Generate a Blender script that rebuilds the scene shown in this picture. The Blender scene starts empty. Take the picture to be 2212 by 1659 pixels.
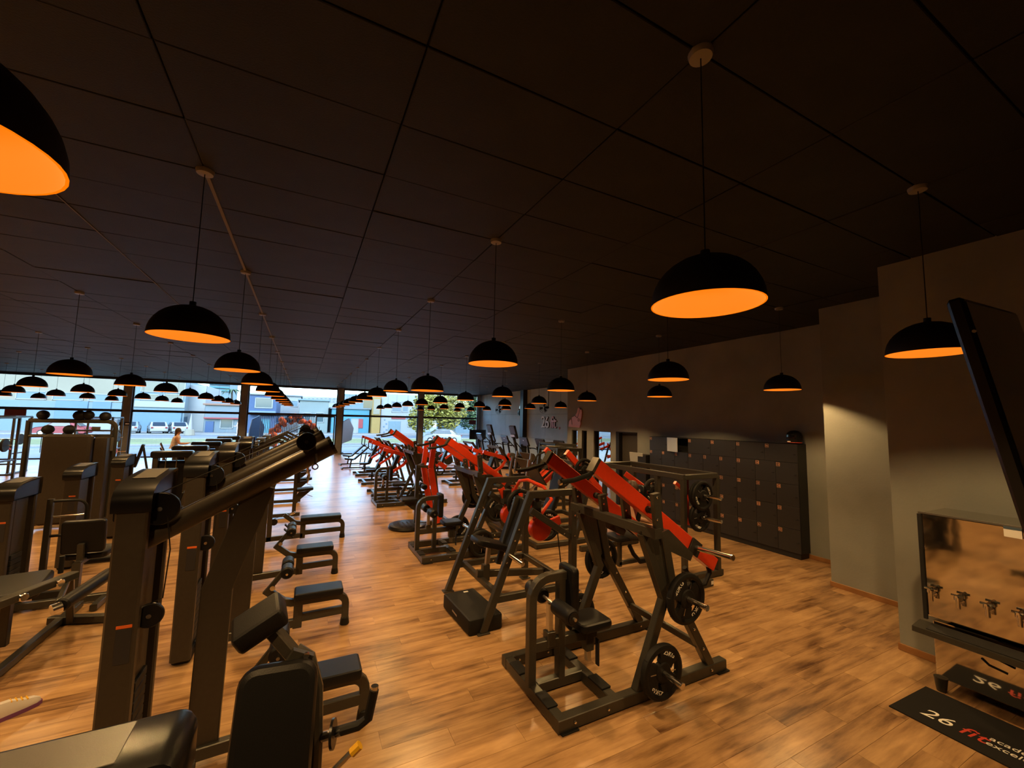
import bpy, bmesh, math, random
from mathutils import Vector, Matrix
random.seed(7)
PI = math.pi
S = bpy.context.scene
C = S.collection
# ------------------------------------------------------------------ camera, sky, sun, exposure
W_, H_, FPX = 2212.0, 1659.0, 882.0
HC = 2.38                                      # lens height above the floor
YAW, PITCH, ROLL = .4684, .0902, .0210
_f = Vector((math.sin(YAW)*math.cos(PITCH), math.cos(YAW)*math.cos(PITCH), math.sin(PITCH)))
_r0 = Vector((math.cos(YAW), -math.sin(YAW), 0)); _u0 = _r0.cross(_f)
_r = math.cos(ROLL)*_r0 + math.sin(ROLL)*_u0
_u = -math.sin(ROLL)*_r0 + math.cos(ROLL)*_u0
EYE = Vector((0, 0, HC))
cd = bpy.data.cameras.new('camera'); cam = bpy.data.objects.new('camera', cd); C.objects.link(cam)
cam.matrix_world = Matrix(((_r.x, _u.x, -_f.x, 0), (_r.y, _u.y, -_f.y, 0), (_r.z, _u.z, -_f.z, HC), (0, 0, 0, 1)))
cd.sensor_fit = 'HORIZONTAL'; cd.sensor_width = 36.0; cd.lens = 36.0*FPX/W_
cd.clip_start = .05; cd.clip_end = 600
S.camera = cam
def ray(x, y): return _r*((x-W_/2)/FPX) + _u*(-(y-H_/2)/FPX) + _f
def aty(x, y, Y): d = ray(x, y); return EYE + d*(Y/d.y)
def atx(x, y, X): d = ray(x, y); return EYE + d*(X/d.x)
def atz(x, y, Z): d = ray(x, y); return EYE + d*((Z-HC)/d.z)

wd = bpy.data.worlds.new('world'); S.world = wd; wd.use_nodes = True
_n = wd.node_tree.nodes; _l = wd.node_tree.links
sky = _n.new('ShaderNodeTexSky'); sky.sky_type = 'NISHITA'; sky.sun_disc = False
sky.sun_elevation = math.radians(38); sky.sun_rotation = math.radians(200); sky.air_density = 1.3; sky.dust_density = 2.0
_n['Background'].inputs[1].default_value = 1.2
_tint = _n.new('ShaderNodeVectorMath'); _tint.operation = 'MULTIPLY'; _tint.inputs[1].default_value = (.66, .90, 1.12)   # the camera's white balance follows the warm lamps
_l.new(sky.outputs[0], _tint.inputs[0]); _l.new(_tint.outputs[0], _n['Background'].inputs[0])
sl = bpy.data.lights.new('sun', 'SUN'); sl.energy = 5.0; sl.angle = .01; sl.color = (1, .93, .8)
sun = bpy.data.objects.new('sun', sl); C.objects.link(sun); sun.location = (0, 0, 30)
# the sun stands high along the street on the right: ground and trees are lit, the fronts across the street are in shade
sun.rotation_euler = Vector((-.78, .06, -.62)).to_track_quat('-Z', 'Y').to_euler()
vs = S.view_settings; vs.view_transform = 'Standard'; vs.look = 'None'; vs.gamma = 1.0; vs.use_curve_mapping = False
vs.exposure = 0.45
LAMP_W = 106.0          # watts of each pendant bulb
LAMP_COL = (1, .60, .23)
S.cycles.use_denoising = True
S.cycles.max_bounces = 6; S.cycles.diffuse_bounces = 3; S.cycles.glossy_bounces = 3; S.cycles.transparent_max_bounces = 12
S.cycles.caustics_reflective = False; S.cycles.caustics_refractive = False
S.cycles.sample_clamp_indirect = 4.0

# ------------------------------------------------------------------ materials
def mat(name, col, rough=.5, metal=0.0, spec=.5, noise=None, bump=None, emit=None, coat=0.0):
    m = bpy.data.materials.new(name); m.use_nodes = True
    nt = m.node_tree; b = nt.nodes['Principled BSDF']
    b.inputs['Base Color'].default_value = (*col, 1); b.inputs['Roughness'].default_value = rough
    b.inputs['Metallic'].default_value = metal; b.inputs['Specular IOR Level'].default_value = spec
    b.inputs['Coat Weight'].default_value = coat
    if noise or bump:
        tc = nt.nodes.new('ShaderNodeTexCoord')
    if noise:                                   # (scale, amount): colour mottling
        nz = nt.nodes.new('ShaderNodeTexNoise'); nz.inputs['Scale'].default_value = noise[0]; nz.inputs['Detail'].default_value = 5
        nt.links.new(tc.outputs['Object'], nz.inputs['Vector'])
        rp = nt.nodes.new('ShaderNodeMapRange'); rp.inputs['From Min'].default_value = .3; rp.inputs['From Max'].default_value = .7
        rp.inputs['To Min'].default_value = 1-noise[1]; rp.inputs['To Max'].default_value = 1+noise[1]
        nt.links.new(nz.outputs['Fac'], rp.inputs['Value'])
        mx = nt.nodes.new('ShaderNodeVectorMath'); mx.operation = 'SCALE'; mx.inputs[0].default_value = col
        nt.links.new(rp.outputs[0], mx.inputs['Scale']); nt.links.new(mx.outputs[0], b.inputs['Base Color'])
    if bump:                                    # (scale, strength)
        nb = nt.nodes.new('ShaderNodeTexNoise'); nb.inputs['Scale'].default_value = bump[0]; nb.inputs['Detail'].default_value = 3
        nt.links.new(tc.outputs['Object'], nb.inputs['Vector'])
        bp = nt.nodes.new('ShaderNodeBump'); bp.inputs['Strength'].default_value = bump[1]; bp.inputs['Distance'].default_value = .01
        nt.links.new(nb.outputs['Fac'], bp.inputs['Height']); nt.links.new(bp.outputs[0], b.inputs['Normal'])
    if emit:
        b.inputs['Emission Color'].default_value = (*emit[0], 1); b.inputs['Emission Strength'].default_value = emit[1]
    return m
M = {}
M['frame'] = mat('gunmetal_paint', (.050, .047, .040), .30, .30, .40, noise=(40, .06), bump=(180, .08))
M['tower'] = mat('bronze_grey_paint', (.044, .037, .030), .42, .20, .40, noise=(30, .06), bump=(160, .08))
M['red'] = mat('red_orange_paint', (.62, .045, .012), .32, 0, .5, noise=(30, .05), coat=.2)
M['chrome'] = mat('chrome', (.82, .80, .76), .16, 1.0)
M['steel'] = mat('brushed_steel', (.55, .54, .52), .3, 1.0)
M['vinyl'] = mat('black_vinyl', (.008, .008, .009), .42, 0, .25, bump=(300, .12))
M['rubber'] = mat('black_rubber', (.007, .007, .007), .60, 0, .25, bump=(120, .1))
M['plastic'] = mat('black_plastic', (.008, .008, .009), .28, 0, .35, bump=(400, .08))
M['greyplastic'] = mat('grey_plastic', (.09, .085, .08), .4, 0, .5, bump=(300, .05))
M['label'] = mat('dark_label_print', (.02, .02, .025), .5)
M['orange_label'] = mat('orange_label_print', (.7, .13, .02), .5)
M['white'] = mat('white_print', (.82, .82, .80), .5)
M['cable'] = mat('black_cable', (.01, .01, .01), .4)
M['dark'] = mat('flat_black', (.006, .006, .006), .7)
M['yellow'] = mat('yellow_plastic', (.75, .42, .02), .4)
M['concrete'] = mat('grey_plaster', (.25, .26, .245), .78, 0, .3, noise=(.9, .16), bump=(35, .12))
M['concrete2'] = mat('pale_cement_board', (.44, .52, .54), .75, 0, .3, noise=(1.1, .10), bump=(25, .1))
M['darkwall'] = mat('charcoal_plaster', (.06, .055, .05), .8, 0, .3, noise=(1.0, .1), bump=(40, .1))
M['ceil'] = mat('charcoal_ceiling_board', (.017, .0172, .0172), .60, 0, .24, noise=(2.0, .22), bump=(90, .25))
M['seam_light'] = mat('pale_ceiling_batten', (.16, .15, .14), .7)
M['seam_dark'] = mat('black_seam_shadow_paint', (.004, .004, .004), .9)  # near-black slab colour stands for the shadow in the board seams
M['lamp_out'] = mat('matt_black_metal', (.012, .009, .008), .55, 0, .35)
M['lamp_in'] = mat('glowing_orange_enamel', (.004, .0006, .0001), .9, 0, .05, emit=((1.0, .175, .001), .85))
M['bulb'] = mat('lit_bulb', (1, .8, .5), .5, emit=((1, .55, .15), 6))
M['rose'] = mat('grey_ceiling_rose', (.25, .24, .23), .5)
M['mullion'] = mat('dark_blue_grey_aluminium', (.035, .04, .05), .4, .4)
M['post'] = mat('grey_steel_column', (.16, .16, .155), .5, .2, noise=(6, .08))
M['locker'] = mat('graphite_locker_board', (.022, .022, .024), .42, 0, .45, bump=(200, .04))
M['locker_side'] = mat('black_locker_carcass', (.010, .010, .010), .5)
M['pale_door'] = mat('pale_blue_grey_board', (.42, .46, .48), .4)
M['mirror'] = mat('mirror_glass', (.45, .45, .44), .015, 1.0)
M['inox'] = mat('polished_stainless', (.66, .64, .60), .05, 1.0, bump=(2.5, .10))
M['skirting'] = mat('oak_skirting', (.33, .155, .055), .45, noise=(5, .2))
M['mat'] = mat('black_doormat', (.014, .013, .013), .95, 0, .2, bump=(500, .5))
M['tag'] = mat('orange_locker_print', (.95, .48, .28), .5)
M['pink'] = mat('pink_acrylic', (.68, .30, .27), .45)
M['red_print'] = mat('red_print', (.55, .05, .03), .5)
M['screen'] = mat('black_glass_screen', (.006, .007, .010), .12, 0, .5)
M['skin'] = mat('skin', (.50, .27, .18), .5)
M['hair'] = mat('brown_hair', (.05, .025, .014), .5)
M['shoe'] = mat('white_shoe_leather', (.55, .52, .5), .5)
M['maroon'] = mat('dark_red_cloth', (.12, .012, .014), .8)
M['cloth_dark'] = mat('black_cloth', (.02, .02, .022), .85)
M['cloth_light'] = mat('white_pink_cloth', (.62, .55, .55), .8, noise=(14, .25))

def glass_mat(name, tint, k):
    m = bpy.data.materials.new(name); m.use_nodes = True; nt = m.node_tree; nt.nodes.clear()
    o = nt.nodes.new('ShaderNodeOutputMaterial'); mx = nt.nodes.new('ShaderNodeMixShader')
    t = nt.nodes.new('ShaderNodeBsdfTransparent'); t.inputs[0].default_value = (*tint, 1)
    g = nt.nodes.new('ShaderNodeBsdfGlossy'); g.inputs['Roughness'].default_value = .02
    fr = nt.nodes.new('ShaderNodeFresnel'); fr.inputs[0].default_value = 1.45
    mu = nt.nodes.new('ShaderNodeMath'); mu.operation = 'MULTIPLY'; mu.inputs[1].default_value = k
    nt.links.new(fr.outputs[0], mu.inputs[0]); nt.links.new(mu.outputs[0], mx.inputs[0])
    nt.links.new(t.outputs[0], mx.inputs[1]); nt.links.new(g.outputs[0], mx.inputs[2]); nt.links.new(mx.outputs[0], o.inputs[0])
    return m
M['glass'] = glass_mat('window_glass', (.93, .97, 1.0), .7)

PL_W, PL_L = .19, 1.28                          # floor plank width and length
def plank_shift(j): return ((j*0.618034) % 1.0)*PL_L
def wood_floor():
    m = bpy.data.materials.new('laminate_planks'); m.use_nodes = True; nt = m.node_tree; b = nt.nodes['Principled BSDF']
    N = nt.nodes.new; L = nt.links.new
    geo = N('ShaderNodeNewGeometry'); sp = N('ShaderNodeSeparateXYZ'); L(geo.outputs['Position'], sp.inputs[0])
    def mth(op, a, bb=None):
        n = N('ShaderNodeMath'); n.operation = op
        for i, v in enumerate((a, bb)):
            if v is None: continue
            if isinstance(v, (int, float)): n.inputs[i].default_value = v
            else: L(v, n.inputs[i])
        return n.outputs[0]
    row = mth('FLOOR', mth('DIVIDE', sp.outputs['Y'], PL_W))
    sh = mth('MULTIPLY', mth('FRACT', mth('MULTIPLY', row, 0.618034)), PL_L)
    colm = mth('FLOOR', mth('DIVIDE', mth('SUBTRACT', sp.outputs['X'], sh), PL_L))
    cb = N('ShaderNodeCombineXYZ'); L(row, cb.inputs[0]); L(colm, cb.inputs[1])
    wn = N('ShaderNodeTexWhiteNoise'); wn.noise_dimensions = '2D'; L(cb.outputs[0], wn.inputs['Vector'])
    # grain, stretched along the plank, shifted per plank
    cv = N('ShaderNodeCombineXYZ')
    L(mth('ADD', mth('MULTIPLY', sp.outputs['X'], 1.6), mth('MULTIPLY', wn.outputs['Value'], 37.0)), cv.inputs[0])
    L(mth('ADD', mth('MULTIPLY', sp.outputs['Y'], 13.0), mth('MULTIPLY', row, 3.7)), cv.inputs[1])
    n1 = N('ShaderNodeTexNoise'); n1.inputs['Scale'].default_value = 1.0; n1.inputs['Detail'].default_value = 6; n1.inputs['Roughness'].default_value = .62
    L(cv.outputs[0], n1.inputs['Vector'])
    n2 = N('ShaderNodeTexNoise'); n2.inputs['Scale'].default_value = 1.7; n2.inputs['Detail'].default_value = 3
    L(geo.outputs['Position'], n2.inputs['Vector'])
    cr = N('ShaderNodeValToRGB'); e = cr.color_ramp.elements
    e[0].position = .34; e[0].color = (.085, .037, .015, 1); e[1].position = .66; e[1].color = (.50, .31, .150, 1)
    e2 = cr.color_ramp.elements.new(.50); e2.color = (.33, .19, .088, 1)
    f = mth('ADD', mth('ADD', mth('MULTIPLY', n1.outputs['Fac'], .62), mth('MULTIPLY', n2.outputs['Fac'], .31)), mth('MULTIPLY', wn.outputs['Value'], .09))
    L(f, cr.inputs[0]); L(cr.outputs[0], b.inputs['Base Color'])
    b.inputs['Roughness'].default_value = .29; b.inputs['Specular IOR Level'].default_value = .42
    bp = N('ShaderNodeBump'); bp.inputs['Strength'].default_value = .02; bp.inputs['Distance'].default_value = .004
    L(n1.outputs['Fac'], bp.inputs['Height']); L(bp.outputs[0], b.inputs['Normal'])
    return m
M['floor'] = wood_floor()
M['floor_gap'] = mat('floor_joint_brown', (.15, .08, .038), .8)  # even brown base colour showing between the planks

# ------------------------------------------------------------------ mesh helpers
def orient(p, q, up=None):
    p = Vector(p); q = Vector(q); d = (q-p).normalized()
    up = Vector(up) if up is not None else Vector((0, 0, 1))
    if abs(d.dot(up)) > .985: up = Vector((1, 0, 0)) if abs(d.x) < .9 else Vector((0, 1, 0))
    s = d.cross(up).normalized(); u = s.cross(d).normalized()
    return d, s, u
class MB:
    def __init__(self): self.v = []; self.f = []; self.smooth = set(); self.ops = []; self.depth = 0
    def add(self, vs, fs, smooth=False):
        if self.depth == 0: self.ops.append((len(self.v), len(self.f)))
        o = len(self.v); self.v += [Vector(x) for x in vs]
        for k in fs:
            if smooth: self.smooth.add(len(self.f))
            self.f.append([i+o for i in k])
        return self
    def loft(self, rings, cap=True, smooth=False, closed=False):
        if self.depth == 0: self.ops.append((len(self.v), len(self.f)))
        self.depth += 1; n = len(rings[0]); vs = [p for r in rings for p in r]; fs = []
        m = len(rings)
        for a in range(m if closed else m-1):
            b = (a+1) % m
            for i in range(n):
                j = (i+1) % n; fs.append([a*n+i, a*n+j, b*n+j, b*n+i])
        self.add(vs, fs, smooth)
        if cap and not closed:
            self.add(rings[0], [list(range(n))[::-1]]); self.add(rings[-1], [list(range(n))])
        self.depth -= 1; return self
    def beam(self, p, q, w, h, up=None, ch=.006):   # square tube with softened edges
        p = Vector(p); q = Vector(q); d, s, u = orient(p, q, up)
        a, b = w/2, h/2; ch = min(ch, a*.5, b*.5)
        sec = [(-a+ch, -b), (a-ch, -b), (a, -b+ch), (a, b-ch), (a-ch, b), (-a+ch, b), (-a, b-ch), (-a, -b+ch)]
        return self.loft([[c+s*x+u*y for x, y in sec] for c in (p, q)])
    def path(self, pts, w, h, up=None, ch=.006):     # square tube along a polyline, mitred
        pts = [Vector(x) for x in pts]; a, b = w/2, h/2
        sec = [(-a+ch, -b), (a-ch, -b), (a, -b+ch), (a, b-ch), (a-ch, b), (-a+ch, b), (-a, b-ch), (-a, -b+ch)]
        rings = []
        n = len(pts)
        for i, c in enumerate(pts):
            if i == 0: t = pts[1]-pts[0]; k = 1
            elif i == n-1: t = pts[-1]-pts[-2]; k = 1
            else:
                t0 = (pts[i]-pts[i-1]).normalized(); t1 = (pts[i+1]-pts[i]).normalized(); t = t0+t1
                k = 1/max(.35, math.cos(t0.angle(t1)/2))
            upv = Vector(up) if up is not None else Vector((0, 1, 0))
            t = t.normalized(); s = upv.normalized(); u = s.cross(t).normalized()
            rings.append([c+s*x+u*(y*k) for x, y in sec])
        return self.loft(rings)
    def tube(self, pts, r, n=10, cap=True, closed=False):
        pts = [Vector(x) for x in pts]; rings = []; m = len(pts); prev = None
        rs = r if isinstance(r, (list, tuple)) else [r]*m
        for i, c in enumerate(pts):
            if closed: t = pts[(i+1) % m]-pts[i-1]
            else: t = pts[min(i+1, m-1)]-pts[max(i-1, 0)]
            t = t.normalized()
            if prev is None:
                s = t.orthogonal().normalized()
            else:
                s = (prev-t*prev.dot(t)); s = s.normalized() if s.length > 1e-6 else t.orthogonal().normalized()
            prev = s; u = t.cross(s)
            rings.append([c+(s*math.cos(2*PI*k/n)+u*math.sin(2*PI*k/n))*rs[i] for k in range(n)])
        n0 = len(self.f); self.loft(rings, cap, True, closed); return self
    def cyl(self, p, q, r, n=20, r2=None, bev=0.0):
        p = Vector(p); q = Vector(q); d, s, u = orient(p, q); r2 = r if r2 is None else r2
        ring = lambda c, rr: [c+(s*math.cos(2*PI*k/n)+u*math.sin(2*PI*k/n))*rr for k in range(n)]
        if bev: rings = [ring(p, r-bev), ring(p+d*bev, r), ring(q-d*bev, r2), ring(q, r2-bev)]
        else: rings = [ring(p, r), ring(q, r2)]
        return self.loft(rings, True, True)
    def lathe(self, prof, origin, axis=(0, 0, 1), n=28, cap=False):     # prof: (radius, height)
        o = Vector(origin); d = Vector(axis).normalized(); s = d.orthogonal().normalized(); u = d.cross(s)
        return self.loft([[o+d*h+(s*math.cos(2*PI*k/n)+u*math.sin(2*PI*k/n))*max(r, 1e-4) for k in range(n)] for r, h in prof], cap, True)
    def ring(self, c, axis, R, r, n=28, m=8):                           # torus
        c = Vector(c); d = Vector(axis).normalized(); s = d.orthogonal().normalized(); u = d.cross(s)
        return self.tube([c+(s*math.cos(2*PI*k/n)+u*math.sin(2*PI*k/n))*R for k in range(n)], r, m, False, True)
    def box(self, c, sz, rot=None, bev=.004):
        c = Vector(c); x, y, z = [a/2 for a in sz]; e = min(bev, x*.45, y*.45, z*.45)
        ring = lambda zz, i: [(-x+e+i, -y+i, zz), (x-e-i, -y+i, zz), (x-i, -y+e+i, zz), (x-i, y-e-i, zz), (x-e-i, y-i, zz), (-x+e+i, y-i, zz), (-x+i, y-e-i, zz), (-x+i, -y+e+i, zz)]
        rings = [[Vector(p) for p in ring(zz, i)] for zz, i in ((-z, e), (-z+e, 0), (z-e, 0), (z, e))]
        if rot is not None: rings = [[rot @ p for p in r] for r in rings]
        return self.loft([[c+p for p in r] for r in rings])
    def pad(self, c, sz, r=.02, rot=None, corner=None, seg=4, taper=1.0):   # upholstered cushion: rounded rectangle, soft edges; thickness = z
        c = Vector(c); x, y, z = [a/2 for a in sz]; cr = corner if corner is not None else min(x, y)*.35
        def outline(ins):
            pts = []
            for sx, sy, a0 in ((1, 1, 0), (-1, 1, PI/2), (-1, -1, PI), (1, -1, 3*PI/2)):
                for k in range(seg+1):
                    a = a0+k*PI/2/seg; rr = max(cr-ins, .001)
                    px_, py_ = sx*(x-cr)+math.cos(a)*rr, sy*(y-cr)+math.sin(a)*rr
                    if sy < 0: px_ *= taper
                    pts.append((px_, py_))
            return pts
        rings = []
        for k in range(3):
            a = k*PI/4; rings.append((-z+r-math.cos(a)*r, r-math.sin(a)*r))
        for k in range(3):
            a = PI/2-k*PI/4; rings.append((z-r+math.cos(a)*r, r-math.sin(a)*r))
        rr = [[Vector((px_, py_, zz)) for px_, py_ in outline(i)] for zz, i in rings]
        if rot is not None: rr = [[rot @ p for p in q] for q in rr]
        return self.loft([[c+p for p in q] for q in rr], True, True)
    def prism(self, poly, depth):                    # poly: 3-D points, extruded by the vector depth
        d = Vector(depth); a = [Vector(p) for p in poly]; return self.loft([a, [p+d for p in a]])
    def quad(self, a, b, c, d): return self.add([a, b, c, d], [[0, 1, 2, 3]])
    def mesh(self, name, inv=None):
        me = bpy.data.meshes.new(name)
        me.from_pydata([tuple(inv @ p) if inv is not None else tuple(p) for p in self.v], [], self.f)
        me.polygons.foreach_set('use_smooth', [i in self.smooth for i in range(len(self.f))])
        bm = bmesh.new(); bm.from_mesh(me); bmesh.ops.recalc_face_normals(bm, faces=bm.faces)
        for e in bm.edges:
            if len(e.link_faces) == 2 and e.calc_face_angle(0) > .6: e.smooth = False
        bm.to_mesh(me); bm.free(); me.update()
        return me
    def pieces(self):                                # pieces that do not touch become objects of their own
        n = len(self.ops)
        if n < 2 or n > 80: return [self]
        ends = self.ops[1:]+[(len(self.v), len(self.f))]; bb = []
        for (a, _), (c, _) in zip(self.ops, ends):
            q = self.v[a:c]; bb.append([(min(p[i] for p in q)-.006, max(p[i] for p in q)+.006) for i in range(3)])
        g = list(range(n))
        def find(i):
            while g[i] != i: i = g[i]
            return i
        for i in range(n):
            for j in range(i+1, n):
                if all(bb[i][k][0] <= bb[j][k][1] and bb[j][k][0] <= bb[i][k][1] for k in range(3)): g[find(j)] = find(i)
        out = {}
        for i in range(n):
            m = out.setdefault(find(i), MB()); (v0, f0), (v1, f1) = self.ops[i], ends[i]; off = len(m.v)-v0
            m.v += self.v[v0:v1]
            for k in range(f0, f1):
                if k in self.smooth: m.smooth.add(len(m.f))
                m.f.append([q+off for q in self.f[k]])
        return list(out.values())
    def build(self, name, material, parent=None, label=None, split=True):
        if split and parent is not None:
            ps = self.pieces()
            if len(ps) > 1: return [p.build(name, material, parent, label, False) for p in ps][0]
        inv = None
        if parent is not None: inv = WM[parent.name].inverted()
        o = bpy.data.objects.new(name, self.mesh(name, inv)); C.objects.link(o)
        o.data.materials.append(M[material] if isinstance(material, str) else material)
        if parent is not None: o.parent = parent; WM[o.name] = WM[parent.name]
        else: WM[o.name] = Matrix.Identity(4)
        if label: o['label'] = label
        return o
WM = {}
def thing(name, label, cat, loc=(0, 0, 0), rz=0.0, group=None):
    o = bpy.data.objects.new(name, None); C.objects.link(o); o.empty_display_size = .1
    o.location = loc; o.rotation_euler = (0, 0, rz); o['label'] = label; o['category'] = cat
    if group: o['group'] = group
    WM[o.name] = Matrix.Translation(Vector(loc)) @ Matrix.Rotation(rz, 4, 'Z')
    return o
def tag(o, label, cat, group=None):
    o['label'] = label; o['category'] = cat
    if group: o['group'] = group
    return o
def struct(o): o['kind'] = 'structure'; return o
def copy_tree(root, loc, label=None, rz=None, top=True, parent=None):
    c = root.copy(); C.objects.link(c)
    if parent is not None: c.parent = parent
    else:
        c.location = loc
        if rz is not None: c.rotation_euler = (0, 0, rz)
        if label: c['label'] = label
        WM[c.name] = Matrix.Translation(Vector(loc)) @ Matrix.Rotation(c.rotation_euler.z, 4, 'Z')
    for ch in list(root.children): copy_tree(ch, None, parent=c)
    return c
def text(body, size, depth, m, name, parent=None, mtx=None, label=None, align='LEFT', font_shear=0.0, space=1.0):
    cu = bpy.data.curves.new(name, 'FONT'); cu.body = body; cu.size = size; cu.extrude = depth; cu.align_x = align; cu.align_y = 'BOTTOM_BASELINE'
    cu.shear = font_shear; cu.space_character = space; cu.resolution_u = 3
    tmp = bpy.data.objects.new(name+'_tmp', cu); me = bpy.data.meshes.new_from_object(tmp); bpy.data.objects.remove(tmp); bpy.data.curves.remove(cu)
    o = bpy.data.objects.new(name, me); C.objects.link(o); me.materials.append(M[m] if isinstance(m, str) else m)
    if mtx is not None:
        if parent is not None: mtx = WM[parent.name].inverted() @ mtx
        me.transform(mtx)
    if parent is not None: o.parent = parent
    WM[o.name] = WM[parent.name] if parent is not None else Matrix.Identity(4)
    if label: o['label'] = label
    return o
def frame_mtx(o, xdir, ydir):
    x = Vector(xdir).normalized(); y = Vector(ydir); y = (y-x*y.dot(x)).normalized(); z = x.cross(y); o = Vector(o)
    return Matrix(((x.x, y.x, z.x, o.x), (x.y, y.y, z.y, o.y), (x.z, y.z, z.z, o.z), (0, 0, 0, 1)))
def arc(c, a0, a1, r, n, e1, e2):
    c = Vector(c); e1 = Vector(e1); e2 = Vector(e2)
    return [c+e1*(r*math.cos(a0+(a1-a0)*k/n))+e2*(r*math.sin(a0+(a1-a0)*k/n)) for k in range(n+1)]
ORD = ['nearest', 'second', 'third', 'fourth', 'fifth', 'sixth', 'seventh', 'eighth', 'ninth', 'tenth', 'eleventh', 'twelfth', 'thirteenth']
# ================================================================== THE SETTING
CZ = 4.285                                     # ceiling height
XL, XR, YB, YW = -13.7, 12.05, -3.2, 28.9      # room limits; the glass front is at YW
def wallbox(name, lo, hi, m, label=None):
    b = MB(); lo = Vector(lo); hi = Vector(hi); b.box((lo+hi)/2, hi-lo, bev=.002)
    o = struct(b.build(name, m))
    if label: o['label'] = label
    return o
# floor: a dark base with laminate planks on it; the ones near the lens are pieces of their own
fl = wallbox('floor', (XL, YB, -.2), (XR+.3, YW+.1, -.004), 'floor_gap', 'brown wood laminate floor of the gym hall')
WM['floor'] = Matrix.Identity(4)
pb = MB(); pb.box((PL_L/2, PL_W/2, 0), (PL_L-.0014, PL_W-.0014, .008), bev=.0006)
plank_me = pb.mesh('plank'); plank_me.materials.append(M['floor'])
rest = MB()
j0, j1 = int(YB//PL_W), int(YW//PL_W)+1
cand = []
for j in range(j0, j1):
    sh = plank_shift(j)
    for k in range(int((XL-sh)//PL_L), int((XR-sh)//PL_L)+1):
        x = k*PL_L+sh; y = j*PL_W
        c = Vector((x+PL_L/2, y+PL_W/2, 0))
        d = c-EYE; zc = d.dot(_f)
        if zc > .2:
            u_ = W_/2+FPX*d.dot(_r)/zc; v_ = H_/2-FPX*d.dot(_u)/zc
            seen = -150 < u_ < W_+150 and v_ < H_+150
        else: seen = False
        cand.append((zc if seen else 1e9, x, y))
cand.sort()
for n, (zc, x, y) in enumerate(cand):
    if n < 280 and zc < 1e8:
        o = bpy.data.objects.new('plank', plank_me); C.objects.link(o); o.parent = fl; o.location = (x, y, -.004)
    elif x < XR and x+PL_L > XL:
        x0, x1 = max(x, XL), min(x+PL_L, XR+.3)
        e = .0007; t = .0
        rest.add([(x0+e, y+e, t), (x1-e, y+e, t), (x1-e, y+PL_W-e, t), (x0+e, y+PL_W-e, t)], [[0, 1, 2, 3]])
ro = rest.build('planks', 'floor', fl); ro['kind'] = 'stuff'
# ceiling: boards of 1.25 x 0.625 m under a slab; seams at the pendants' lines
ce = wallbox('ceiling', (XL, YB, CZ+.012), (XR+.3, YW+.1, CZ+.25), 'seam_dark', 'black ceiling of painted boards with visible seams')
lb = MB(); lb.box(((XL-.8)/2, (3.2+YW)/2, CZ+.010), (-.8-XL+.03, YW-3.2, .006)); o = lb.build('seam_backing', 'seam_light', ce)
PX, PY, G = 1.25, .625, .009
cb = MB(); cb.box((PX/2, PY/2, 0), (PX-G, PY-G, .02), bev=.004); panel_me = cb.mesh('panel'); panel_me.materials.append(M['ceil'])
rest = MB(); cand = []
kx0 = int((XL+.8)//PX); kx1 = int((XR+.8)//PX)+1; ky0 = int((YB-1.3)//PY); ky1 = int((YW-1.3)//PY)
for a in range(kx0, kx1):
    for b in range(ky0, ky1+1):
        x, y = -.8+a*PX, 1.3+b*PY; c = Vector((x+PX/2, y+PY/2, CZ)); d = c-EYE; zc = d.dot(_f); seen = False
        if zc > .1:
            u_ = W_/2+FPX*d.dot(_r)/zc; v_ = H_/2-FPX*d.dot(_u)/zc; seen = -250 < u_ < W_+250 and v_ > -250
        cand.append((zc if seen else 1e9, x, y))
cand.sort()
for n, (zc, x, y) in enumerate(cand):
    dz = random.uniform(-.0035, .0035)
    if n < 290 and zc < 1e8:
        o = bpy.data.objects.new('panel', panel_me); C.objects.link(o); o.parent = ce; o.location = (x, y, CZ+dz)
        o.rotation_euler = (random.uniform(-.004, .004), random.uniform(-.003, .003), 0)
    else: rest.box((x+PX/2, y+PY/2, CZ+dz), (PX-G, PY-G, .02), bev=.003)
ro = rest.build('panels', 'ceil', ce); ro['kind'] = 'stuff'
# a wider pale batten along the lamp line left of the aisle
sb = MB(); sb.box((-.8, (3.9+YW)/2, CZ-.012), (.028, YW-3.9, .008)); sb.build('batten', 'seam_light', ce)
sb = MB(); sb.box((-2.05, (4.2+12)/2, CZ-.011), (.012, 7.8, .006)); sb.build('batten', 'seam_light', ce)

# walls -----------------------------------------------------------------
# locker wall (X = 8.38) with three narrow mirror niches and a doorway
def wall_x(name, X, th, y0, y1, z1, holes, m, label):
    root = bpy.data.objects.new(name, None); C.objects.link(root); root['kind'] = 'structure'; root['label'] = label; WM[root.name] = Matrix.Identity(4)
    b = MB(); ys = sorted([y0, y1]+[h for k in holes for h in k[:2]])
    for i in range(len(ys)-1):
        a, c = ys[i], ys[i+1]
        hole = [k for k in holes if k[0] <= a+1e-6 and k[1] >= c-1e-6]
        zlo = hole[0][2] if hole else 0
        b.box((X+th/2, (a+c)/2, (zlo+z1)/2), (th, c-a, z1-zlo), bev=.0005)
    b.build('wall_surface', m, root); return root
HOLES = [(11.52, 11.86, 2.11), (11.0, 11.28, 2.11), (9.83, 10.64, 2.12), (8.70, 9.58, 2.13)]
wr = wall_x('wall_right', 8.38, .25, 3.3, 12.13, CZ, HOLES, 'concrete', 'grey rough plaster wall above and beside the lockers')
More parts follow.
